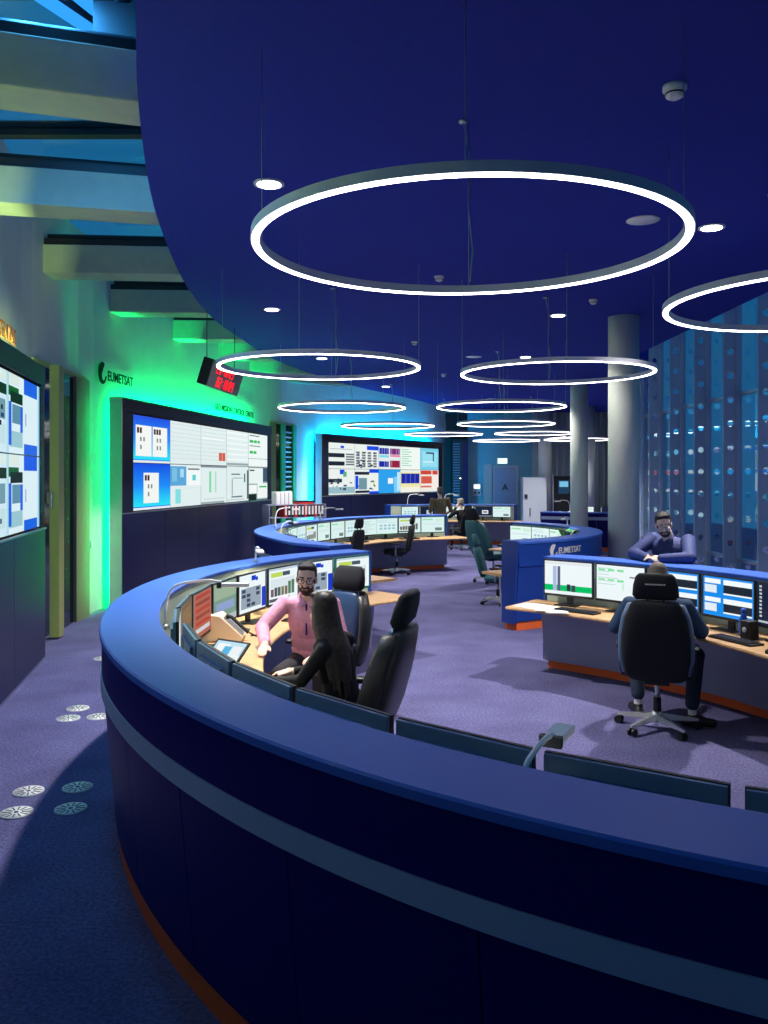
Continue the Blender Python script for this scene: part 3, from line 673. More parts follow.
def console(label, path, lz=1.16, ext0=.12, ext1=.12, dd=1.0, step=.12, skin='navy', desk=True):
    t = thing('control_console', label, 'console', (0,0,0), 0, 'curved control consoles')
    path, L = resample(path, step); nr = normals(path); n = len(path)-1
    k = Console(); k.t, k.path, k.nr, k.L, k.lz = t, path, nr, L, lz
    lt = .035
    lp = [(0,lz-lt),(.33,lz-lt),(.335,lz-.006),(.329,lz),(.008,lz),(0,lz-.008)]
    sweep(path, nr, lp).obj('ledge', 'ledge', t)
    sweep(path, nr, rect(.012,.05,.918,lz-lt), g0=.002, g1=.002).obj('upper_panel', skin, t)
    sweep(path, nr, rect(.006,.045,.835,.916), g0=.001, g1=.001).obj('accent_band', 'band' if skin == 'navy' else skin, t)
    per = max(2, int(.75/step)); i = 0
    while i < n:
        j = min(n, i+per); j = n if n-j < 3 else j
        sweep(path, nr, [(.085,.115),(.125,.115),(.06,.833),(.02,.833)], i, j, .003, .003).obj('lower_panel', skin, t); i = j
    sweep(path, nr, rect(.10,.345,0,.11), g0=.03, g1=.03).obj('plinth', 'orange', t)
    sweep(path, nr, rect(.29,.325,DESK-.04,lz-lt), g0=.004, g1=.004).obj('inner_wall', 'pale_green', t)
    i = 0
    while i < n:
        j = min(n, i+per*2); j = n if n-j < 4 else j
        sweep(path, nr, [(.355,.085),(.385,.085),(.45,DESK-.04),(.42,DESK-.04)], i, j, .003, .003).obj('modesty_panel', 'grey_panel', t); i = j
    dz = DESK
    t0 = (path[0]-path[1]).normalized(); t1 = (path[-1]-path[-2]).normalized()
    dp = [path[0]+t0*ext0]+path+[path[-1]+t1*ext1]; dn = [nr[0]]+nr+[nr[-1]]
    if desk: sweep(dp, dn, [(.326,dz-.035),(dd-.03,dz-.035),(dd-.004,dz-.026),(dd,dz-.015),(dd-.006,dz-.003),(dd-.02,dz),(.326,dz)]).obj('desk_top', 'wood', t)
    for idx, tv in ((0,t0),(n,t1)):
        p, q = path[idx], nr[idx]; a = p+q*.004; b = p+q*.345; c = b+tv*.03; d = a+tv*.03
        mb = MB(); A, B_, C_, D_ = a, b, c, d
        low = [A+q*.09, B_, C_, D_+q*.09]
        vs = [(*v,.085) for v in low]+[(*v,lz-.002) for v in (A,B_,C_,D_)]
        mb.add(vs, [(0,1,2,3),(7,6,5,4),(0,4,5,1),(1,5,6,2),(2,6,7,3),(3,7,4,0)]); e = mb.obj('end_panel', 'blue_panel', t)
        bm = bmesh.new(); bm.from_mesh(e.data); bmesh.ops.recalc_face_normals(bm, faces=bm.faces); bm.to_mesh(e.data); bm.free()
    k.at = lambda s, o: place(k, s, o)
    return k
def place(k, s, o):
    """point at arc length s from the path's start, o inwards, and the rotation whose -y looks inwards"""
    f = max(0, min(1, s/k.L))*(len(k.path)-1); i = min(len(k.path)-2, int(f)); u = f-i
    p = k.path[i].lerp(k.path[i+1], u); q = k.nr[i].lerp(k.nr[i+1], u).normalized(); p = p+q*o
    return p, math.atan2(q.y, q.x)+PI/2
AC, BC, DC = (3.05,6.22), (-1.0,5.28), (.35,13.6)
def polar_path():
    A_, R_ = [132,140,148,159,172,186,199,214,232,266], [4.93,5.0,5.05,5.03,4.96,4.89,4.86,4.87,4.93,4.95]
    out = []
    for i in range(101):
        d = 134+(266-134)*i/100; r = sum(float(np.interp(d+e, A_, R_)) for e in (-8,-4,0,4,8))/5
        out.append(Vector((AC[0]+r*math.cos(math.radians(d)), AC[1]+r*math.sin(math.radians(d)))))
    return out
cA = console('large near curved console wrapping the two talking people', polar_path())
cB = console('curved console where the man in the tall black chair sits', arc(*BC,4.84,-14,53.2,60), dd=.98, ext1=.12)
pc = spline([(-.66,10.25),(-1.28,11.0),(-1.95,12.8),(-2.0,14.4),(-1.6,16.0),(-.8,17.5),(.2,18.3),(1.2,18.75)], 10)
cC = console('second curved console, beyond the near one, under the middle video wall', list(reversed(pc)), ext0=.25)
cD = console('blue lettered curved console in front of the pale columns', arc(*DC,3.05,-63,43,50), skin='blue_panel', dd=.85, ext0=.0)
cE = console('far console by the back wall where a person in black sits', arc(2.2,20.9,4.6,68,118,40), ext0=.3)
cF = console('dark low counter with monitors behind the slimmer column', arc(6.3,26.2,3.9,238,274,40), lz=1.04, dd=.8)
# lettering on the lettered console's outer face
a = math.radians(-53); p = Vector((DC[0]+3.043*math.cos(a), DC[1]+3.043*math.sin(a)))
tl = thing('console_lettering', 'white EUMETSAT lettering and emblem on the blue curved console', 'lettering', (p.x,p.y,.97), a+PI/2)
def bend(o, R):
    for v in o.data.vertices:
        x, d = v.co.x, -v.co.y; q = x/R; v.co.x = (R+d)*math.sin(q); v.co.y = R-(R+d)*math.cos(q)
o = text_mesh('letters', 'EUMETSAT', .115, 'text_white', Matrix.Identity(4)); o.data.transform(Matrix.Translation((.17,0,0)) @ RX90); bend(o, 3.043); o.parent = tl; o.matrix_local = Matrix.Identity(4)
o = emblem(Matrix.Identity(4), .075, 'text_white', tl); o.data.transform(Matrix.Translation((.07,-.001,.045)) @ RX90); bend(o, 3.043)

# ------------------------------------------------------------------ monitors
def monitor(x, y, z, rz, label, kind, group, seed=0, wd=.54, ht=.33, side='black', bg=(235,245,248), tilt=0):
    t = thing('monitor', label, 'monitor', (x,y,z), rz, group)
    ft = .085
    if not monitor.me:
        monitor.me['stand'] = MB().box(-.03,.03,.035,.06,.012,.22).mesh('stand','black')
        monitor.me['foot'] = MB().prism([(-.12,-.07),(.12,-.07),(.10,.10),(-.10,.10)],0,.012).mesh('foot','black')
        mb = MB(); mb.box(-.018,-.010,.0005,.002,-.01,.012); mb.box(-.004,.004,.0005,.002,-.01,.022); mb.box(.010,.018,.0005,.002,-.01,.012); mb.box(-.035,.035,.0005,.002,-.03,-.018)
        monitor.me['mark'] = mb.mesh('back_mark','text_white')
    for nm in ('stand','foot'):
        o = bpy.data.objects.new(nm, monitor.me[nm]); C.objects.link(o); o.parent = t
    key = (wd, ht, side)
    if key not in monitor.me:
        b = MB(); b.box(-wd/2,wd/2,0,.018,ft,ft+ht); b.box(-wd/2+.003,wd/2-.003,.018,.034,ft+.003,ft+ht-.003,1)
        b.box(-wd/2*.7,wd/2*.7,.034,.05,ft+ht*.15,ft+ht*.85,1)
        monitor.me[key] = b.mesh('casing', [side,'silver_blue_reflection'])
    o = bpy.data.objects.new('casing', monitor.me[key]); C.objects.link(o); o.parent = t
    m = bpy.data.objects.new('back_mark', monitor.me['mark']); C.objects.link(m); m.parent = o; m.location = (0,.05,ft+ht*.78)
    screen_obj('screen', wd-.03, ht-.035, content(kind, seed), t, bg, (0,-.002,ft+ht/2+.005))
    return t
monitor.me = {}
ORD = ['first','second','third','fourth','fifth','sixth','seventh','eighth','ninth','tenth','eleventh','twelfth','thirteenth','fourteenth','fifteenth','sixteenth']
KA = ['sheet','blueside','sheet','blueside','landscape','red','brown','plan','plan','blueside','sheet','sheet','blueside','sheet','plan','sheet']
DA = ['green header','blue panel','dark table','blue logo','landscape','reddish list']
for i in range(16):
    q = math.radians(139.9+7.55*i); r = 4.42 if i < 8 else 4.37
    x, y = AC[0]+r*math.cos(q), AC[1]+r*math.sin(q)
    lab = ('%s monitor from the far end of the near console, %s' % (ORD[i], DA[i])) if i < 6 else '%s monitor from the far end of the near curved console, %s' % (ORD[i], 'screen turned edge on' if i == 6 else 'seen from behind')
    monitor(x, y, DESK, q-PI/2, lab, KA[i], 'monitors on the near console', i, side='black' if i != 0 else 'green_side', ht=.36)
KB = ['greenbar','greentext','bluewin','bluewin','darkblue','sheet','plan']
DB = ['with a green bar','with pale green text','behind the seated man, blue windows','right of the seated man, blue windows','with a dark navy desktop','outside the right edge','outside the right edge']
for i in range(6):
    q = math.radians(48.8-7.7*i); x, y = BC[0]+4.32*math.cos(q), BC[1]+4.32*math.sin(q)
    monitor(x, y, DESK, q-PI/2, '%s monitor from the left on the right console, %s' % (ORD[i], DB[i]), KB[i], 'monitors on the right console', 40+i, ht=.365, wd=.555)
for i in range(13):
    s = .38+i*.62; p, rz = place(cC, s, .52)
    monitor(p.x, p.y, DESK, rz, '%s monitor from the right end of the second curved console' % ORD[i], ['green','sheet','plan','page','plan','green'][i % 6], 'monitors on the second console', 60+i, ht=.35, wd=.56, side='green_side' if i in (0,2,9) else 'black', bg=(215,240,238))
for i in range(5):
    p, rz = place(cD, cD.L-.35-i*.62, .46)
    monitor(p.x, p.y, DESK, rz, '%s monitor from the left on the blue lettered console' % ORD[i], ['green','plan','green','darkblue','plan'][i], 'monitors on the lettered console', 80+i, side='green_side' if i < 2 else 'black', bg=(225,245,242))
for i in range(6):
    p, rz = place(cE, .35+i*.62, .55)
    monitor(p.x, p.y, DESK, rz, '%s monitor from the right on the far console' % ORD[i], ['green','darkblue','plan','page','darkblue','plan'][i], 'monitors on the far console', 90+i, bg=(215,240,238))
for i in range(3):
    monitor(5.55+i*.7, 23.55, .74, 0, '%s monitor from the left behind the dark low counter' % ORD[i], ['green','darkblue','bluewin'][i], 'monitors behind the low counter', 97+i)

# ------------------------------------------------------------------ gooseneck lamps
def lamp(x, y, z, rz, label, h=.28, reach=.42, droop=.02, watts=1.5, glow=True, sc=1.0):
    t = thing('desk_lamp', label, 'lamp', (x,y,z), rz, 'gooseneck desk lamps', sc)
    MB().lathe([(.028,0),(.028,.02),(.014,.03)], 14).obj('base', 'metal', t)
    pts = spline([(0,0,.02),(0,-.005,h*.55),(0,-.06,h*.93),(0,-reach*.5,h*1.04),(0,-reach*.72,h)], 6)
    MB().tube(pts, .009, 8).obj('gooseneck', 'white', t)
    hd = MB().box(-.035,.035,-reach-.04,-reach*.68,h-droop-.012,h-droop+.014).obj('lamp_head', 'white', t, bevel=.006)
    MB().box(-.037,.037,-reach*.72,-reach*.66,h-droop-.016,h-droop+.02).obj('joint', 'black', t)
    d = bpy.data.lights.new('lamp_light', 'AREA'); d.shape = 'RECTANGLE'; d.size = .05; d.size_y = .12; d.energy = watts; d.color = (1,.85,.6)
    o = bpy.data.objects.new('lamp_light', d); C.objects.link(o); o.parent = t; o.location = (0,-reach*.85,h-droop-.016)
def console_lamp(k, s, o, label, yaw=0, **kw):
    p, rz = place(k, s, o); lamp(p.x, p.y, kw.pop('z', k.lz), rz+yaw, label, **kw)
RA = 4.95*math.radians(1)
console_lamp(cA, (189-134)*RA, .36, 'gooseneck lamp at the left bend of the near console', -.05, z=1.0, h=.30, reach=.5, watts=6)
console_lamp(cA, (155.0-134)*RA, .28, 'gooseneck lamp on the far ledge left of the man in pink', -.9, h=.16, reach=.42, watts=2)
console_lamp(cA, (234.3-134)*RA, .36, 'white gooseneck lamp rising over the near ledge at bottom centre', .17, z=.98, h=.17, reach=.46, watts=3)
console_lamp(cC, cC.L*.60, .25, 'lamp on the left bend of the second console', .9, h=.3, reach=.45)
console_lamp(cC, cC.L*.36, .25, 'lamp on the second console below the far video wall', .6, h=.22, reach=.4)
console_lamp(cC, cC.L*.66, .4, 'lamp in front of the grey phone set on the second console', 1.2, z=.75, h=.5, reach=.6)
console_lamp(cE, cE.L*.85, .3, 'lamp on the far console left of the standing man', 1.2, h=.3, reach=.45)
console_lamp(cE, cE.L*.55, .3, 'lamp on the far console above the seated person in black', .9, h=.3, reach=.45)
console_lamp(cD, cD.L*.70, .3, 'lamp on the lettered console above its monitors', 1.0, h=.16, reach=.4)
console_lamp(cF, cF.L*.3, .3, 'lamp on the dark low counter behind the column', 2.2, h=.3, reach=.4)

# ------------------------------------------------------------------ desk props
def phone_set(x, y, rz, label, matname='cream', sc=1.0):
    t = thing('phone_console', label, 'phone', (x,y,DESK), rz, 'wedge phone consoles', sc)
    mb = MB(); prof = [(-.20,0),(.18,0),(.20,.03),(.02,.20),(-.12,.22),(-.20,.20)]
    mb.prism([(a,b) for a,b in prof], -.13, .13); mb.v = [(x_,-z_,y_) for x_,y_,z_ in mb.v]; mb.obj('wedge_case', matname, t, bevel=.008)
    kp = Matrix.Translation((.11,0,.115)) @ Matrix.Rotation(math.radians(43), 4, 'Y')
    MB().box(-.10,.10,-.11,.0,.0,.012,mx=kp).obj('display_strip', 'metal', t)
    m2 = MB()
    for i in range(4):
        for j in range(3): m2.box(-.08+.045*i,-.05+.045*i,.02+.03*j,.04+.03*j,.0,.012,mx=kp)
    m2.obj('keys', 'white', t)
    MB().tube([(.06,-.06,.19),(.10,-.065,.185),(.2,-.07,.09),(.24,-.07,.07)], [.022,.014,.014,.024], 10).obj('handset', 'black', t)
    MB().tube(spline([(.24,-.07,.06),(.30,-.02,.02),(.34,.05,.012),(.30,.09,.012),(.24,.06,.012)],5), .007, 6).obj('cord', 'black', t)
phone_set(-1.31, 6.78, math.radians(4), 'cream wedge phone console on the near desk')
pp, rz = place(cC, cC.L*.56, .78)
phone_set(pp.x, pp.y, 0, 'grey wedge phone console on the second desk', 'white')
tb = thing('tablet', 'tablet on a stand on the near desk, lit screen', 'tablet', (-1.13,5.72,DESK), math.radians(-34), None)
mx = Matrix.Translation((0,0,.012)) @ Matrix.Rotation(math.radians(-48), 4, 'X')
MB().box(-.15,.15,0,.014,0,.23,mx=mx).obj('case', 'black', tb)
so = screen_obj('screen', .27, .20, [(0,0,1,.5,(190,225,240)),(.1,.1,.5,.5,(240,246,248)),(.35,.2,.6,.9,(90,180,225)),(.62,.15,.95,.5,(235,240,242)),(.1,.6,.9,.9,(215,235,240))], tb)
so.matrix_local = mx @ Matrix.Translation((0,-.001,.115))
MB().box(-.1,.1,.0,.16,0,.01).obj('stand', 'metal', tb)
def keyboard(x, y, rz, label):
    t = thing('keyboard', label, 'keyboard', (x,y,DESK), rz, 'desk keyboards')
    if not keyboard.me:
        mb = MB(); mb.box(-.22,.22,-.07,.07,0,.016); keyboard.me['tray'] = mb.mesh('tray','black')
        mb = MB()
        for i in range(15):
            for j in range(5): mb.box(-.21+.0275*i,-.187+.0275*i,-.06+.0245*j,-.04+.0245*j,.016,.022)
        keyboard.me['keys'] = mb.mesh('keys','dark')
    for nm in ('tray','keys'):
        o = bpy.data.objects.new(nm, keyboard.me[nm]); C.objects.link(o); o.parent = t
keyboard.me = {}
def mouse(x, y, rz, label):
    t = thing('computer_mouse', label, 'mouse', (x,y,DESK), rz, 'computer mice')
    MB().loft([sring(0,0,0,.032,.055,2.4,16), sring(0,0,.015,.032,.055,2.4,16), sring(0,-.004,.03,.022,.04,2.2,16), sring(0,-.006,.034,.01,.02,2,16)]).obj('shell', 'black', t)
    MB().box(-.004,.004,.02,.036,.028,.034).obj('wheel', 'metal', t)
def bpol(r, deg): return BC[0]+r*math.cos(math.radians(deg)), BC[1]+r*math.sin(math.radians(deg))
x, y = bpol(4.02,45); keyboard(x, y, math.radians(-45), 'black keyboard left of the seated man on the right console')
x, y = bpol(4.02,20.5); keyboard(x, y, math.radians(-68), 'black keyboard at the right edge on the right console')
x, y = bpol(4.12,29); mouse(x, y, math.radians(-60), 'black mouse right of the seated man')
x, y = bpol(3.98,27.5); mouse(x, y, math.radians(-50), 'black mouse nearest the desk edge, right of the seated man')
x, y = bpol(3.96,14); mouse(x, y, math.radians(-60), 'black mouse in front of the right keyboard')
for i in range(4):
    x, y = bpol(4.08-.05*i,53-1.9*i); o = MB().box(-.105,.105,-.15,.15,0,.003+.002*i).obj('paper_sheet', 'paper'); o.location = (x,y,DESK); o.rotation_euler = (0,0,math.radians(-40+9*i))
    tag(o, ['paper sheet at the left end of the right console','paper sheet second from the left end of the right console','paper sheet third from the left end of the right console','paper sheet closest to the keyboard on the right console'][i], 'paper', 'papers on the right console')
x, y = bpol(4.25,22.6)
t = thing('water_bottle', 'bright blue bottle before the fourth monitor of the right console', 'bottle', (x,y,DESK))
MB().lathe([(.036,0),(.038,.05),(.036,.13),(.02,.17),(.016,.19)], 18).obj('bottle_body', 'blue_obj', t); MB().lathe([(.02,.19),(.02,.22)], 14).obj('cap', 'blue_obj', t)
x, y = bpol(4.18,20.8)
t = thing('desk_speaker', 'black desk speaker with white badge right of the blue bottle', 'speaker', (x,y,DESK), math.radians(-70))
MB().box(-.05,.05,-.05,.05,0,.15).obj('cabinet', 'black', t, bevel=.008); MB().lathe([(.022,0),(.022,.004)],16).obj('badge','white',t).matrix_local = Matrix.Translation((0,-.05,.08)) @ RX90
x, y = bpol(4.18,31); t = thing('headset', 'small black and white headset right of the seated man', 'headset', (x,y,DESK))
MB().tube([(.06*math.cos(i*PI/8), .06*math.sin(i*PI/8), .012) for i in range(9)], .006, 6).obj('headband', 'black', t)
for sx in (-1,1): MB().lathe([(.024,0),(.024,.026)],14,(.06*sx,0,0)).obj('ear_cup', 'white' if sx > 0 else 'black', t)
t = thing('power_adapter', 'white adapter box lying on the near desk by the tablet', 'adapter', (-1.32,6.1,DESK), .3); MB().box(-.1,.1,-.03,.03,0,.035).obj('case','white',t,bevel=.006); MB().tube([(.1,0,.015),(.16,.02,.01),(.2,.06,.01)],.004,6).obj('lead','black',t)
for i, deg in enumerate((150,158)):
    q = math.radians(deg); x, y = AC[0]+4.12*math.cos(q), AC[1]+4.12*math.sin(q); keyboard(x, y, q-PI/2, ['black keyboard behind the man in pink','black keyboard left of the man in pink on the near desk'][i])
for i, f in enumerate((.12,.3)):
    p, rz = place(cC, cC.L*f, .82); keyboard(p.x, p.y, rz, ['keyboard on the right end of the second console','keyboard in the middle of the second console'][i])
# blue-topped side table, binder shelf, made-up plant
sh = thing('binder_shelf', 'shelf unit behind the second console holding red and white binders', 'shelf', (-2.42,18.55,0), math.radians(35))
for z in (.75,1.09,1.37): MB().box(-.1,1.35,0,.32,z-.02,z).obj('shelf_board', 'grey_panel', sh)
for x in (-.1,1.33): MB().box(x,x+.02,0,.32,0,1.37).obj('side_panel', 'grey_panel', sh)
for i in range(12):
    px = .28+i*.085; v = sh.matrix_world
    t = thing('binder', '%s binder from the left on the shelf behind the second console' % ORD[i], 'binder', (0,0,0), math.radians(35), 'binders on the shelf')
    pos = Matrix.Translation((-2.42,18.55,0)) @ Matrix.Rotation(math.radians(35),4,'Z') @ Vector((px,.0,1.09)); t.location = pos
    MB().box(0,.07,.0,.28,.0,.27).obj('cover', 'red' if i % 3 == 0 else 'black', t); MB().box(.012,.058,-.004,.0,.05,.24).obj('spine_label', 'paper', t)
pos = Matrix.Translation((-2.42,18.55,0)) @ Matrix.Rotation(math.radians(35),4,'Z') @ Vector((.3,.15,1.37))
t = thing('paper_roll_box', 'pale box standing on the binder shelf', 'box', pos, math.radians(35)); MB().box(-.2,.2,-.12,.12,0,.28).obj('box_body', 'white', t, bevel=.01)
for x_ in (-.1,0,.1): MB().box(x_-.008,x_+.008,-.122,-.12,.01,.27).obj('groove','grey_panel',t)
pos = Matrix.Translation((-2.42,18.55,0)) @ Matrix.Rotation(math.radians(35),4,'Z') @ Vector((.85,.15,1.37))
t = thing('low_box', 'flat dark red box on the binder shelf', 'box', pos, math.radians(35)); MB().box(-.2,.2,-.12,.12,0,.07).obj('box_body', 'red', t, bevel=.01); MB().box(-.205,.205,-.125,.125,.05,.075).obj('box_lid','black',t)
pp, rz = place(cD, cD.L*.62, .42)
t = thing('made_up_plant', 'small green made-up plant at the end of the lettered console monitors', 'plant', (pp.x,pp.y,DESK))
MB().lathe([(.06,0),(.08,.14)],16).obj('pot','white',t)  # plant invented in place of an unclear green glare
for i in range(14):
    q = i*2.4; rr = .05+.01*i; MB().add([(0,0,.14),(rr*math.cos(q-.3),rr*math.sin(q-.3),.28+.012*i),(rr*1.6*math.cos(q),rr*1.6*math.sin(q),.34+.01*i),(rr*math.cos(q+.3),rr*math.sin(q+.3),.28+.012*i)],[(0,1,2,3)]).obj('leaf','plant',t)

# ------------------------------------------------------------------ back wall fittings
d3 = bpy.data.objects.new('door_3', None); C.objects.link(d3); structure(d3, 'pale blue metal door in the teal lit back wall under the exit sign'); d3.location = (4.28,32.98,0)
M['door_blue'] = mat('pale_blue_door', (.26,.38,.58), .45); M['cab_grey'] = mat('light_grey_metal', (.45,.50,.56), .45)
MB().box(0,.86,-.03,0,0,2.34).obj('door_leaf','door_blue',d3); MB().box(-.06,0,-.05,0,0,2.40).obj('door_frame','cab_grey',d3); MB().box(.86,.92,-.05,0,0,2.40).obj('door_frame','cab_grey',d3); MB().box(0,.86,-.05,0,2.34,2.40).obj('door_frame','cab_grey',d3)
MB().box(-.42,-.1,-.04,0,0,2.45).obj('side_strip','grey_wall',d3)
text_mesh('door_emblem', 'A', .34, 'black', Matrix.Translation((.30,-.035,1.45)) @ RX90, None).parent = d3
for o in d3.children:
    if o.name.startswith('door_emblem'): o.matrix_parent_inverse = Matrix.Identity(4)
ex = thing('exit_sign', 'lit white and green exit sign above the far door', 'sign', (4.58,32.9,2.58)); MB().box(-.2,.2,-.04,.04,-.12,.12).obj('box','white',ex); MB().box(-.18,.18,-.046,-.04,-.10,.10).obj('lit_face','exit',ex)
cb = thing('metal_cabinet', 'pale grey metal cabinet with black handle right of the far door', 'cabinet', (5.0,30.6,0))
MB().box(0,.85,0,.5,0,1.95).obj('body','cab_grey',cb); MB().box(.01,.84,-.02,0,.05,1.94).obj('door','cab_grey',cb); MB().box(.24,.27,-.05,-.02,.55,.85).obj('handle','black',cb); MB().box(.06,.16,-.06,-.02,1.2,1.34).obj('lock_box','black',cb)
cp = thing('wall_intercom', 'small control panel with lit display and two knobs on the teal lit back wall', 'intercom', (3.6,32.96,1.45)); MB().box(-.16,.16,-.04,0,-.22,.26).obj('plate','cab_grey',cp); MB().box(-.12,.12,-.05,-.04,.06,.22).obj('lit_display','exit',cp)
for sx in (-.08,.08): MB().lathe([(.04,0),(.04,.03)],14).obj('knob','black',cp).matrix_local = Matrix.Translation((sx,-.04,-.1)) @ RX90
db = thing('wall_screen_cabinet', 'dark screen cabinet behind the slimmer column', 'cabinet', (6.55,31.2,0)); MB().box(-.35,.35,0,.2,.4,2.0).obj('body','black',db); MB().box(-.36,-.33,-.02,.2,.3,2.05).obj('frame','cab_grey',db)
screen_obj('screen', .4,.5,[(.1,.1,.9,.5,(120,190,225))],db,(30,60,90),(.05,-.003,1.6)); MB().lathe([(.12,0),(.12,.03)],18).obj('dial','cab_grey',db).matrix_local = Matrix.Translation((-.1,0,.6)) @ RX90
cy = thing('steel_bollard', 'tall steel cylinder standing right of the thick column', 'bollard', (7.0,23.6,0)); MB().lathe([(.16,0),(.16,1.9),(.14,1.92)],28).obj('drum','metal',cy); MB().lathe([(.18,0),(.18,.05)],28).obj('foot_ring','wood_dark',cy)

# ------------------------------------------------------------------ office chairs (face +y)
def make_chair(label, shell, front, bol, style='tall', recline=.0):
    t = thing('office_chair', label, 'chair', (0,0,0), 0, 'control room chairs')
    MB().lathe([(.05,.07),(.05,.13),(.035,.15)], 16).obj('hub', 'chrome', t)
    for i in range(5):
        q = 2*PI*i/5+.35; m = Matrix.Rotation(q, 4, 'Z')
        leg = MB(); leg.loft([[m @ Vector((x, y, z)) for y, z in ((-w_,zb),(w_,zb),(w_*.7,zt),(-w_*.7,zt))] for x, w_, zb, zt in ((.03,.028,.08,.13),(.16,.022,.075,.112),(.30,.016,.068,.092),(.335,.012,.066,.086))], 0, False)
        lo = leg.obj('base_leg', 'chrome', t)
        c = MB()
        for s in (-1,1):
            pts = [m @ Vector((.32, s*.012, .032)), m @ Vector((.32, s*.03, .032))]; c.tube(pts, .031, 14)
        c.tube([m @ Vector((.32,0,.03)), m @ Vector((.32,0,.07))], .009, 8); c.obj('caster', 'black', t)
    MB().lathe([(.032,.14),(.032,.26)],14).obj('lift_cover','black',t); MB().lathe([(.02,.26),(.02,.40)],14).obj('gas_lift','chrome',t)
    mb = MB(); mb.box(-.1,.1,-.14,.12,.385,.435); mb.box(-.16,.16,-.05,.05,.40,.425); mb.obj('mechanism','black',t,bevel=.012)
    mb = MB(); mb.loft([sring(0,.02,.43,.22,.23,4), sring(0,.02,.455,.25,.255,4), sring(0,.02,.50,.255,.26,4), sring(0,.02,.53,.235,.24,3.5), sring(0,.015,.54,.17,.18,3)]); mb.obj('seat', shell, t)
    slim = style == 'slim'
    rk = math.radians(10)+recline
    def at(z, y): return (-.235+y-(z-.5)*math.tan(rk))
    prof = ([(.50,.17,.03),(.56,.20,.04),(.70,.205,.045),(.88,.20,.045),(1.0,.17,.04),(1.04,.13,.025)] if slim else
            [(.46,.20,.03),(.50,.235,.055),(.62,.262,.07),(.80,.262,.07),(.95,.235,.06),(1.06,.19,.05),(1.09,.165,.03)])
    mb = MB(); mb.loft([sring(0, at(z,-.03), z, hx, hy, 3.2) for z, hx, hy in prof]); mb.obj('back_shell', shell, t)
    mb = MB(); mb.loft([sring(0, at(z,.02), z, hx*.78, hy, 3) for z, hx, hy in prof]); mb.obj('back_cushion', front, t)
    if not slim:
        for s in (-1,1):
            mb = MB(); mb.loft([sring(s*(hx-.008), at(z,.025), z, .035, hy*1.0, 2.4, 12) for z, hx, hy in prof[1:-1]]); mb.obj('side_bolster', bol, t)
        mb = MB(); mb.loft([sring(0, at(z,-.01), z, hx, hy, 3) for z, hx, hy in ((.52,.24,.05),(.545,.25,.062),(.575,.245,.06),(.585,.235,.05))]); mb.obj('lumbar_band', 'leather', t)
    hz = 1.07 if slim else 1.10; hw = .13 if slim else .175
    for s in (-1,1): MB().tube([(s*.06,at(hz-.06,-.01),hz-.08),(s*.06,at(hz+.04,0),hz+.06)], .011, 8).obj('headrest_post','black',t)
    mb = MB(); mb.loft([sring(0, at(z,.01), z, hx, hy, 3.2) for z, hx, hy in ((hz,hw*.86,.035),(hz+.03,hw,.055),(hz+.11,hw*.96,.055),(hz+.18,hw*.85,.045),(hz+.205,hw*.7,.025))]); hr = mb.obj('headrest', 'mesh_fabric' if not slim else shell, t)
    if style == 'tall':
        m2 = MB()
        for i in range(11): m2.box(-.075+.0138*i,-.065+.0138*i, at(hz+.125,-.046)-.004, at(hz+.125,-.046), hz+.12, hz+.131)
        m2.obj('white_stitched_mark','text_white',hr)
    for s in (-1,1):
        MB().tube([(s*.15,0,.42),(s*.275,0,.43),(s*.285,0,.50),(s*.285,-.01,.66)], [.016,.016,.016,.02], 8).obj('arm_post','black' if not slim else 'metal',t)
        mb = MB(); mb.loft([sring(s*.285,.02,z,hx,hy,3,16) for z,hx,hy in ((.655,.03,.11),(.665,.042,.13),(.685,.042,.13),(.692,.03,.115))]); mb.obj('arm_pad','black',t)
    return t
def put(t, x, y, rz, label=None, sc=.95):
    t.location = (x,y,0); t.rotation_euler = (0,0,rz); t.scale = (sc,)*3
    if label: t['label'] = label
    return t
def face(dx, dy): return math.atan2(-dx, dy)     # rotation so that +y looks along (dx,dy)
ch = make_chair('tall black chair with white headrest mark holding the man at the right console', 'mesh_fabric', 'leather', 'bolster'); put(ch, 2.16, 6.72, face(.34,.94), sc=.97)
ch = make_chair('brown black leather chair the woman sits in, its back to the right', 'brown_leather', 'blue_leather', 'brown_leather', 'leather', .10); put(ch, -.27, 5.27, face(-.96,.28), sc=1.0)
ch = make_chair('leather chair behind the man in pink, blue backrest front', 'leather', 'blue_leather', 'brown_leather', 'leather'); put(ch, -.50, 6.90, face(-.62,-.78), sc=.95)
sl = make_chair('slim black chair in front of the second console end', 'mesh_fabric', 'mesh_fabric', 'bolster', 'slim'); put(sl, .26, 17.35, face(-.95,.1))
for x, y, dx, dy, lab, sc in ((-.75,16.1,-.9,.5,'slim black chair tucked behind the second console phone', .95),(2.12,23.1,-.4,.9,'slim chair under the person in black at the far console', .95)):
    c = copy_tree(sl); put(c, x, y, face(dx,dy), lab, sc)
tc_ = make_chair('reclined teal chair left of the lettered console, farther of two', 'teal_fabric', 'blue_leather', 'teal_fabric', 'leather', .12); put(tc_, 2.05, 15.95, face(.9,.45), sc=1.08)
c2 = make_chair('teal chair beside the lettered console end, nearer of two', 'teal_fabric', 'teal_fabric', 'teal_fabric', 'slim', .1); put(c2, 1.78, 13.3, face(.95,-.3), sc=.85)

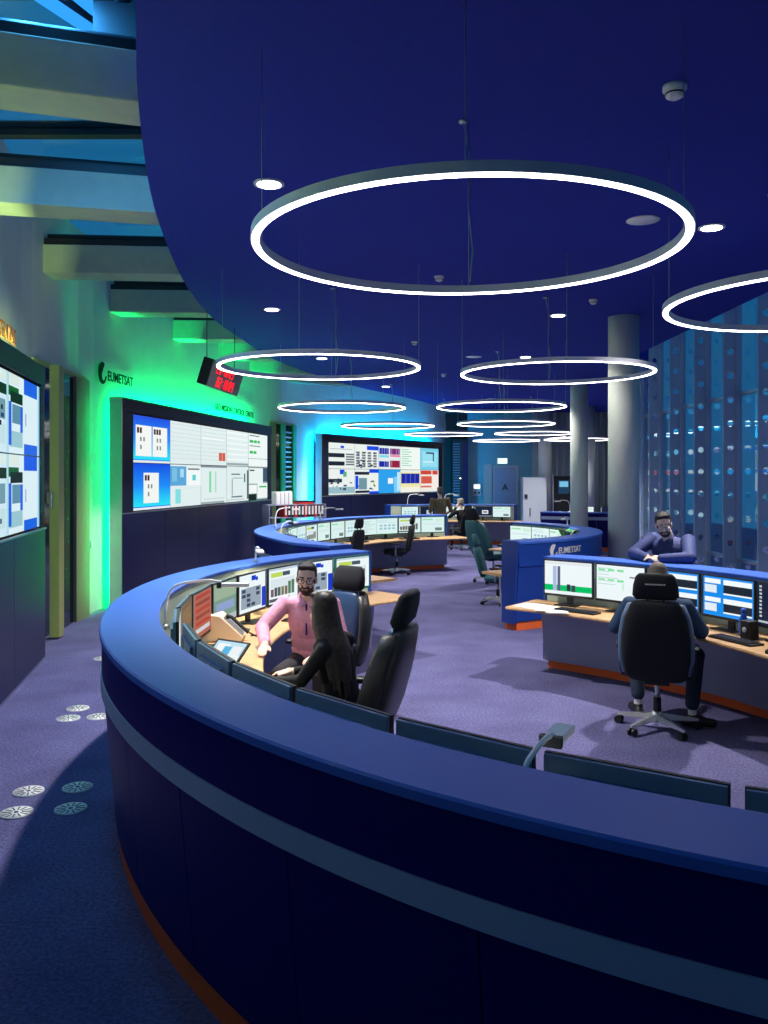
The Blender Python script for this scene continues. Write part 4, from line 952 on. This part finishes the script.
# ------------------------------------------------------------------ people: one continuous body each
SKIN, SHIRT, PANTS, SHOE, BEARD, SOLE, SOCK = range(7)
def cap(a, b, ra, rb, m): return ('c', Vector(a), Vector(b), ra, rb, m)
def ell(c, r, m, R=None): return ('e', Vector(c), Vector(r), R or Matrix.Identity(3), m)
def prim_mesh(prims):
    mb = MB()
    for p in prims:
        if p[0] == 'c':
            a, b, ra, rb = p[1:5]; d = (b-a); L = d.length; t = d.normalized() if L > 1e-6 else Vector((0,0,1))
            u = t.orthogonal().normalized(); v = t.cross(u); rings = []
            for k in range(5):
                q = -PI/2+PI/2*k/5+1e-3; rings.append([a+t*math.sin(q)*ra+(u*math.cos(w_)+v*math.sin(w_))*math.cos(q)*ra for w_ in (2*PI*j/14 for j in range(14))])
            for k in range(6):
                q = PI/2*k/5-1e-3*(k == 5); rings.append([b+t*math.sin(q)*rb+(u*math.cos(w_)+v*math.sin(w_))*math.cos(q)*rb for w_ in (2*PI*j/14 for j in range(14))])
            mb.loft(rings)
        else:
            c, r, R = p[1:4]; rings = []
            for k in range(13):
                q = -PI/2+PI*k/12; q = max(-PI/2+.01, min(PI/2-.01, q))
                rings.append([c+R @ Vector((r.x*math.cos(q)*math.cos(w_), r.y*math.cos(q)*math.sin(w_), r.z*math.sin(q))) for w_ in (2*PI*j/18 for j in range(18))])
            mb.loft(rings)
    return mb
def union(name, prims, mats, parent, voxel=.008, paint=None, smooth=5):
    tmp = bpy.data.objects.new('tmp', prim_mesh(prims).mesh('tmp', mats[0])); C.objects.link(tmp)
    m = tmp.modifiers.new('r', 'REMESH'); m.mode = 'VOXEL'; m.voxel_size = voxel
    s = tmp.modifiers.new('s', 'SMOOTH'); s.iterations = smooth; s.factor = .5
    bpy.context.view_layer.update()
    me = bpy.data.meshes.new_from_object(tmp.evaluated_get(bpy.context.evaluated_depsgraph_get())); bpy.data.objects.remove(tmp)
    n = len(me.polygons); ce_ = np.empty(n*3, dtype=np.float32); me.polygons.foreach_get('center', ce_); P = ce_.reshape(-1,3).astype(float)
    best = np.full(n, 1e9); idx = np.zeros(n, dtype=np.int32)
    for p in prims:
        if p[0] == 'c':
            a, b = np.array(p[1]), np.array(p[2]); d = b-a; u = np.clip(((P-a)@d)/max(1e-9, d@d), 0, 1); D = np.linalg.norm(P-(a+u[:,None]*d), axis=1)-(p[3]+(p[4]-p[3])*u)
        else:
            R = np.array(p[3]); r = np.array(p[2]); q = (P-np.array(p[1]))@R; kk = np.linalg.norm(q/r, axis=1); D = (kk-1)*r.min()
        w_ = D < best; best[w_] = D[w_]; idx[w_] = p[-1]
    if paint: idx = paint(P, idx).astype(np.int32)
    me.materials.clear()
    for x in mats: me.materials.append(M[x] if isinstance(x, str) else x)
    me.polygons.foreach_set('material_index', idx); me.polygons.foreach_set('use_smooth', np.ones(n, dtype=bool)); me.update(); me.name = name
    o = bpy.data.objects.new(name, me); C.objects.link(o); o.parent = parent
    return o
def hand(wr, dr, nrm, side, m=SKIN, curl=.5):
    """palm, four unequal fingers with a bend, and a thumb from the palm's side; nrm = back of the hand"""
    wr, d, n = Vector(wr), Vector(dr).normalized(), Vector(nrm).normalized(); s = d.cross(n).normalized()*side
    n = n if abs(n.dot(d)) < .95 else Vector((0,0,1))
    pr = [cap(wr, wr+d*.035, .026, .03, m)]
    for k in range(3): pr.append(cap(wr+d*.02+s*(k-1)*.018, wr+d*.08+s*(k-1)*.022, .016, .014, m))
    for k, L in enumerate((.062,.075,.07,.055)):
        a = wr+d*.085+s*(.03-.02*k)*-1; b = a+d*L*.5-n*.01*curl; c = b+d*L*.45-n*L*.6*curl
        pr += [cap(a, b, .0105, .0095, m), cap(b, c, .0095, .008, m)]
    a = wr+d*.025-s*.028; b = a+d*.035-s*.022-n*.008; c = b+d*.032-s*.004-n*.008
    pr += [cap(a, b, .014, .012, m), cap(b, c, .012, .009, m)]
    return pr
def head(c, R):
    c = Vector(c); f = lambda x, y, z: c+R @ Vector((x,y,z))
    pr = [ell(f(0,-.012,.035), (.077,.095,.092), SKIN, R), ell(f(0,.022,-.045), (.060,.068,.078), SKIN, R), ell(f(0,.05,-.095), (.032,.034,.026), SKIN, R),
          cap(f(0,.086,.018), f(0,.110,-.030), .009, .014, SKIN), cap(f(-.032,.078,.030), f(.032,.078,.030), .011, .011, SKIN),
          cap(f(-.018,.088,-.064), f(.018,.088,-.064), .009, .009, SKIN), ell(f(-.04,.05,-.03), (.026,.03,.03), SKIN, R), ell(f(.04,.05,-.03), (.026,.03,.03), SKIN, R)]
    for s in (-1,1): pr.append(ell(f(s*.077,-.008,-.01), (.011,.022,.033), SKIN, R))
    return pr
def face_bits(parent, c, R, hairmat, glasses=True):
    c = Vector(c); f = lambda x, y, z: c+R @ Vector((x,y,z))
    for s in (-1,1):
        e = prim_mesh([ell(f(s*.031,.080,.005), (.013,.008,.008), 0, R)]).obj('eye', 'white', parent)
        prim_mesh([ell(f(s*.031,.0865,.005), (.006,.004,.006), 0, R)]).obj('pupil', 'black', e)
        prim_mesh([cap(f(s*.016,.090,.030), f(s*.047,.081,.031), .005, .004, 0)]).obj('eyebrow', hairmat, parent)
    prim_mesh([cap(f(-.022,.094,-.066), f(.022,.094,-.066), .005, .005, 0)]).obj('lips', M['lips'], parent)
    if glasses:
        mb = MB()
        for s in (-1,1):
            pts = [f(s*.033+.025*math.cos(q), .104-.006*abs(math.cos(q)), .002+.019*math.sin(q)) for q in (2*PI*j/16 for j in range(17))]; mb.tube(pts, .0024, 5)
            mb.tube([f(s*.057,.098,.006), f(s*.078,.04,.01), f(s*.08,-.01,.006)], .0022, 5)
        mb.tube([f(-.009,.106,.005), f(.009,.106,.005)], .0022, 5); mb.obj('glasses', 'black', parent)
def hair_cap(parent, c, R, matname, extra=(), thick=1.0, name='hair'):
    c = Vector(c); f = lambda x, y, z: c+R @ Vector((x,y,z)); k = thick
    pr = [ell(f(0,-.026,.058), (.081*k,.092*k,.079*k), 0, R), ell(f(.02,.045,.105), (.05,.03,.025), 0, R), ell(f(-.025,.04,.108), (.045,.032,.024), 0, R), ell(f(0,-.045,.015), (.081*k,.070*k,.085*k), 0, R), ell(f(-.067,.0,.04), (.013,.03,.04), 0, R), ell(f(.067,.0,.04), (.013,.03,.04), 0, R)]
    for (a, b, ra, rb) in extra: pr.append(cap(f(*a), f(*b), ra, rb, 0))
    return union(name, pr, [matname], parent, .008)
M['skin'] = mat('skin', (.82,.55,.42), .5); M['skin_pale'] = mat('skin_pale', (.84,.57,.45), .5); M['lips'] = mat('lips', (.42,.13,.11), .5)
M['pink'] = mat('pink_shirt', (.78,.34,.46), .8, noise=.12, nscale=30, bump=.15); M['indigo'] = mat('dark_blue_shirt', (.030,.045,.16), .75, noise=.15, nscale=30, bump=.2)
M['navy_shirt'] = mat('navy_pullover', (.018,.05,.12), .85, noise=.15, nscale=30); M['black_cloth'] = mat('black_cloth', (.006,.006,.008), .85, noise=.2, nscale=30)
M['olive_shirt'] = mat('olive_shirt', (.17,.13,.065), .85, noise=.15, nscale=20); M['jeans'] = mat('blue_jeans', (.07,.15,.30), .85, noise=.2, nscale=25); M['dark_jeans'] = mat('dark_jeans', (.015,.03,.065), .85, noise=.2, nscale=25)
M['charcoal'] = mat('charcoal_trousers', (.022,.020,.024), .85, noise=.15, nscale=25)
M['dark_hair'] = mat('dark_hair', (.010,.007,.006), .6, noise=.4, nscale=90, bump=.8); M['long_hair'] = mat('long_dark_hair', (.032,.018,.012), .5, noise=.6, nscale=40, bump=.4)
M['grey_hair'] = mat('grey_hair', (.16,.12,.10), .7, noise=.25, nscale=80); M['fair_hair'] = mat('fair_hair', (.40,.34,.28), .7, noise=.2, nscale=50); M['beard'] = mat('beard', (.035,.018,.012), .7, noise=.3, nscale=120)
M['white_cloth'] = mat('white_cloth', (.7,.7,.7), .8)
def limb(pts, rs, m): return [cap(pts[i], pts[i+1], rs[i], rs[i+1], m) for i in range(len(pts)-1)]
def torso(pel, chest, neck, hw=.19, m=SHIRT, pm=PANTS, bulk=1.0):
    pel, chest, neck = Vector(pel), Vector(chest), Vector(neck); up = (neck-pel).normalized(); rt = Vector((1,0,0)); fw = up.cross(rt).normalized()
    R = Matrix((rt, fw, up)).transposed()
    mid = pel.lerp(chest, .5)
    return [ell(pel, (.165*bulk,.125,.12), pm, R), ell(mid, (.150*bulk,.105*bulk,.17), m, R), ell(chest, (.165*bulk,.115*bulk,.20), m, R),
            ell(chest+up*.10, (.165,.095,.10), m, R), cap(chest+up*.13-rt*(hw-.05), chest+up*.13+rt*(hw-.05), .062, .062, m), ell(pel+up*.09, (.155*bulk,.115*bulk,.08), m, R)]
def shoe(an, toe, m=SHOE):
    an, toe = Vector(an), Vector(toe); d = (toe-an); d.z = 0; d.normalize()
    return [cap(Vector((an.x,an.y,.045))-d*.05, Vector((an.x,an.y,.04))+d*.16, .042, .036, m), cap(Vector((an.x,an.y,.075)), Vector((an.x,an.y,.05))+d*.09, .045, .035, m), cap(Vector((an.x,an.y,.02))-d*.055, Vector((an.x,an.y,.02))+d*.17, .02, .02, SOLE)]
def person(label, loc, rz, prims, mats, voxel, sc=.95, paint=None, group='people'):
    t = thing('person', label, 'person', loc, rz, group, sc)
    union('body', prims, mats, t, voxel, paint)
    return t
def beard_paint(c, R, low=-.035):
    c = np.array(c); Rn = np.array(R)
    def f(P, idx):
        q = (P-c)@Rn
        on = (np.linalg.norm(q, axis=1) < .17) & (idx == SKIN)
        jaw = on & (q[:,2] < low) & (q[:,1] > .0) & (q[:,2] > -.135) & ~((q[:,2] > -.055) & (abs(q[:,0]) < .05) & (abs(q[:,0]) > .032) & (q[:,1] > .06)) & ~((abs(q[:,0]) < .02) & (abs(q[:,2]+.066) < .008))
        jaw &= ~((q[:,2] > -.052) & (abs(q[:,0]) < .03) & (q[:,1] > .085) & (q[:,2] > -.045))
        side_ = on & (abs(q[:,0]) > .055) & (abs(q[:,0]) < .07) & (q[:,2] < .01) & (q[:,1] > .0) & (q[:,1] < .045)
        idx = idx.copy(); idx[jaw | side_] = BEARD; return idx
    return f
def rot(yaw=0, pitch=0, roll=0): return (Matrix.Rotation(math.radians(yaw),3,'Z') @ Matrix.Rotation(math.radians(pitch),3,'X') @ Matrix.Rotation(math.radians(roll),3,'Y'))
# man in pink, seated, right hand on the desk edge
hc = (.0,.18,1.245); HR = rot(6,-8,-4)
pr = torso((0,-.03,.57),(0,.07,.90),(0,.11,1.12),.205,bulk=1.08)
pr += [cap((0,.09,1.04),(0,.15,1.17),.060,.056,SKIN)]+head(hc, HR)
pr += limb([(.20,.10,1.03),(.34,.26,.86),(.25,.52,.80)],[.072,.060,.046],SHIRT)+[cap((.25,.52,.80),(.24,.56,.79),.03,.028,SKIN)]+hand((.24,.56,.785),(-.1,1,-.12),(0,.1,1),1,curl=.55)
pr += limb([(-.20,.10,1.03),(-.28,.16,.80),(-.14,.34,.68)],[.066,.052,.040],SHIRT)+hand((-.13,.36,.675),(.5,.85,-.1),(0,0,1),-1)
for s, kx, ax in ((1,.16,.14),(-1,-.16,-.15)): pr += limb([(s*.09,.0,.55),(kx,.44,.54),(ax,.42,.10)],[.095,.066,.045],PANTS)+shoe((ax,.42,.08),(ax,.7,.03))
t = person('man in a pink shirt with glasses and beard seated at the near desk', (-.575,6.72,0), face(-.12,-.99), pr, ['skin','pink','charcoal','black','beard','black','white_cloth'], .0075, .97, beard_paint(hc, HR))
hair_cap(t, hc, HR, 'dark_hair', thick=.985); face_bits(t, hc, HR, 'dark_hair')
mb = MB()
for s in (-1,1): mb.add([(s*.004,.195,1.045),(s*.062,.13,1.145),(s*.085,.165,1.095),(s*.045,.215,1.03)],[(0,1,2,3)] if s > 0 else [(3,2,1,0)])
co = mb.obj('collar','pink',t); so_ = co.modifiers.new('s','SOLIDIFY'); so_.thickness = .008
MB().box(-.006,.006,.186,.193,.80,1.05).obj('lanyard','navy',t)
# woman in black with long hair, seated, left arm towards the desk
hc = (.0,.13,1.185); HR = rot(-32,-4,0)
pr = torso((0,-.02,.56),(0,.04,.86),(0,.08,1.05),.185,bulk=1.03)
pr += [cap((0,.05,.98),(0,.09,1.11),.046,.044,SKIN)]+head(hc, HR)
pr += limb([(-.18,.04,.975),(-.25,.16,.79),(-.19,.37,.755)],[.055,.043,.032],SHIRT)+hand((-.185,.40,.75),(.1,1,-.06),(0,.1,1),-1,curl=.5)
pr += limb([(.18,.04,.975),(.25,.16,.79),(.12,.38,.755)],[.055,.043,.032],SHIRT)+hand((.11,.40,.75),(-.1,1,-.06),(0,.1,1),1)
for s in (1,-1): pr += limb([(s*.08,.0,.55),(s*.12,.42,.54),(s*.12,.40,.10)],[.09,.06,.042],PANTS)+shoe((s*.12,.40,.08),(s*.12,.7,.03))
t = person('woman in black with long dark hair seated with her back to us', (-.265,5.28,0), face(-.93,.37), pr, ['skin_pale','black_cloth','charcoal','black','beard','black','white_cloth'], .0075, .97)
rn = random.Random(4); strands = []
for k in range(22):
    q = math.radians(-115+230*k/21); e = 1-abs(q)/2.2; L_ = .36+.16*e+rn.uniform(-.03,.03)
    a0 = (.070*math.sin(q), -.02-.068*math.cos(q), .04); a1 = (.080*math.sin(q), -.045-.072*math.cos(q), -.10); a2 = (.085*math.sin(q)+rn.uniform(-.008,.008), -.115-.065*math.cos(q), -.21)
    a3 = (.080*math.sin(q)+rn.uniform(-.018,.018), -.175-.045*math.cos(q)-.01*e, -L_)
    strands += [(a0,a1,.020,.020),(a1,a2,.020,.017),(a2,a3,.017,.008)]
hair_cap(t, hc, HR, 'long_hair', strands, 1.0)
face_bits(t, hc, HR, 'dark_hair', False)
# man at the right console, seen from behind
hc = (0,.13,1.205); HR = rot(0,-20,0)
pr = torso((0,-.04,.56),(0,.03,.87),(0,.08,1.07),.21,bulk=1.12)+[cap((0,.05,1.0),(0,.10,1.13),.058,.055,SKIN)]+head(hc, HR)
for s in (1,-1):
    pr += limb([(s*.22,.05,.98),(s*.335,.10,.79),(s*.30,.28,.765)],[.078,.066,.05],SHIRT)+limb([(s*.30,.28,.765),(s*.24,.42,.76)],[.038,.03],SKIN)+hand((s*.235,.44,.755),(-s*.3,1,0),(0,0,1),s)
for kx, ky, ax, ay in ((.30,.34,.27,.10),(-.20,.42,-.17,.30)): pr += limb([(math.copysign(.09,kx),.0,.55),(kx,ky,.54),(ax,ay,.19)],[.10,.075,.058],PANTS)+[cap((ax,ay,.2),(ax,ay,.09),.036,.034,SOCK)]+shoe((ax,ay,.08),(ax+.16*(1 if kx > 0 else -.5),ay+(.02 if kx > 0 else .2),.03))
t = person('man in navy pullover seen from behind in the tall black chair', (2.18,6.78,0), face(.34,.94), pr, ['skin_pale','navy_shirt','dark_jeans','black','beard','white_cloth','white_cloth'], .0075, .97)
hair_cap(t, hc, HR, 'grey_hair', thick=.97); face_bits(t, hc, HR, 'grey_hair', False)
# man leaning with folded hands on the ledge
hc = (-.03,.60,1.60); HR = rot(34,-14,6)
pr = torso((0,-.04,1.0),(0,.32,1.29),(0,.46,1.50),.215,bulk=1.12)
pr += [ell((0,.42,1.33),(.21,.12,.15),SHIRT), cap((0,.44,1.42),(-.02,.54,1.53),.062,.057,SKIN)]+head(hc, HR)
for s in (1,-1):
    pr += limb([(s*.205,.42,1.43),(s*.32,.60,1.285),(s*.09,.74,1.268)],[.080,.066,.045],SHIRT)+[cap((s*.09,.74,1.268),(s*.07,.745,1.268),.028,.028,SKIN)]+hand((s*.065,.745,1.27),(-s*1,.35,.05),(0,.5 if s > 0 else .1,1),s,curl=.75)
for s in (1,-1): pr += limb([(s*.09,-.10,.95),(s*.11,-.06,.52),(s*.11,-.12,.09)],[.10,.068,.048],PANTS)+shoe((s*.11,-.12,.08),(s*.12,.2,.03))
t = person('man in dark blue shirt leaning on the ledge with folded hands', (3.15,8.72,0), face(-.755,-.656), pr, ['skin_pale','indigo','charcoal','black','beard','black','white_cloth'], .0075, .95, beard_paint(hc, HR))
hair_cap(t, hc, HR, 'dark_hair', thick=1.02); face_bits(t, hc, HR, 'dark_hair')
mb = MB()
for s in (-1,1): mb.add([(s*.004,.545,1.425),(s*.065,.47,1.51),(s*.09,.51,1.475),(s*.045,.56,1.42)],[(0,1,2,3)] if s > 0 else [(3,2,1,0)])
co = mb.obj('collar','indigo',t); so_ = co.modifiers.new('s','SOLIDIFY'); so_.thickness = .008
# standing man in olive, seen from behind
hc = (0,.05,1.64); HR = rot(0,-6,0)
pr = torso((0,0,.98),(0,.02,1.28),(0,.03,1.5),.21,bulk=1.1)+[ell((0,0,1.0),(.185,.14,.16),SHIRT)]+[cap((0,.02,1.42),(0,.04,1.56),.058,.054,SKIN)]+head(hc, HR)
for s in (1,-1): pr += limb([(s*.22,.02,1.42),(s*.29,-.02,1.15)],[.07,.058],SHIRT)+limb([(s*.29,-.02,1.15),(s*.20,.20,1.02)],[.042,.032],SKIN)+hand((s*.19,.22,1.02),(-s*.6,.8,0),(s*.5,.3,.8),s)
for s in (1,-1): pr += limb([(s*.10,0,.95),(s*.12,.01,.52),(s*.13,-.02,.1)],[.105,.075,.058],PANTS)+shoe((s*.13,-.02,.08),(s*.17,.2,.03))
t = person('standing man in olive shirt and jeans near the far video wall', (1.45,21.8,0), face(-.3,.95), pr, ['skin_pale','olive_shirt','jeans','black','beard','black','white_cloth'], .012, .97)
hair_cap(t, hc, HR, 'grey_hair', thick=.97)
# person in black seated at the far console
hc = (0,.16,1.30); HR = rot(25,-15,0)
pr = torso((0,-.03,.57),(0,.06,.92),(0,.11,1.13),.19)+[cap((0,.09,1.05),(0,.13,1.2),.054,.05,SKIN)]+head(hc, HR)
pr += limb([(-.2,.08,1.04),(-.27,.32,.90),(-.10,.24,1.16)],[.064,.05,.036],SHIRT)+hand((-.095,.235,1.17),(.35,-.1,1),(-1,0,0),-1)
pr += limb([(.2,.08,1.04),(.28,.15,.80),(.16,.38,.76)],[.064,.05,.036],SHIRT)+hand((.15,.40,.76),(-.2,1,0),(0,0,1),1)
for s in (1,-1): pr += limb([(s*.09,.0,.55),(s*.15,.44,.54),(s*.15,.42,.10)],[.095,.066,.045],PANTS)+shoe((s*.15,.42,.08),(s*.15,.7,.03))
t = person('person in black with fair hair seated at the far console', (2.15,23.15,0), face(-.35,.93), pr, ['skin_pale','black_cloth','charcoal','black','beard','black','white_cloth'], .012, .97)
hair_cap(t, hc, HR, 'fair_hair', thick=1.02)
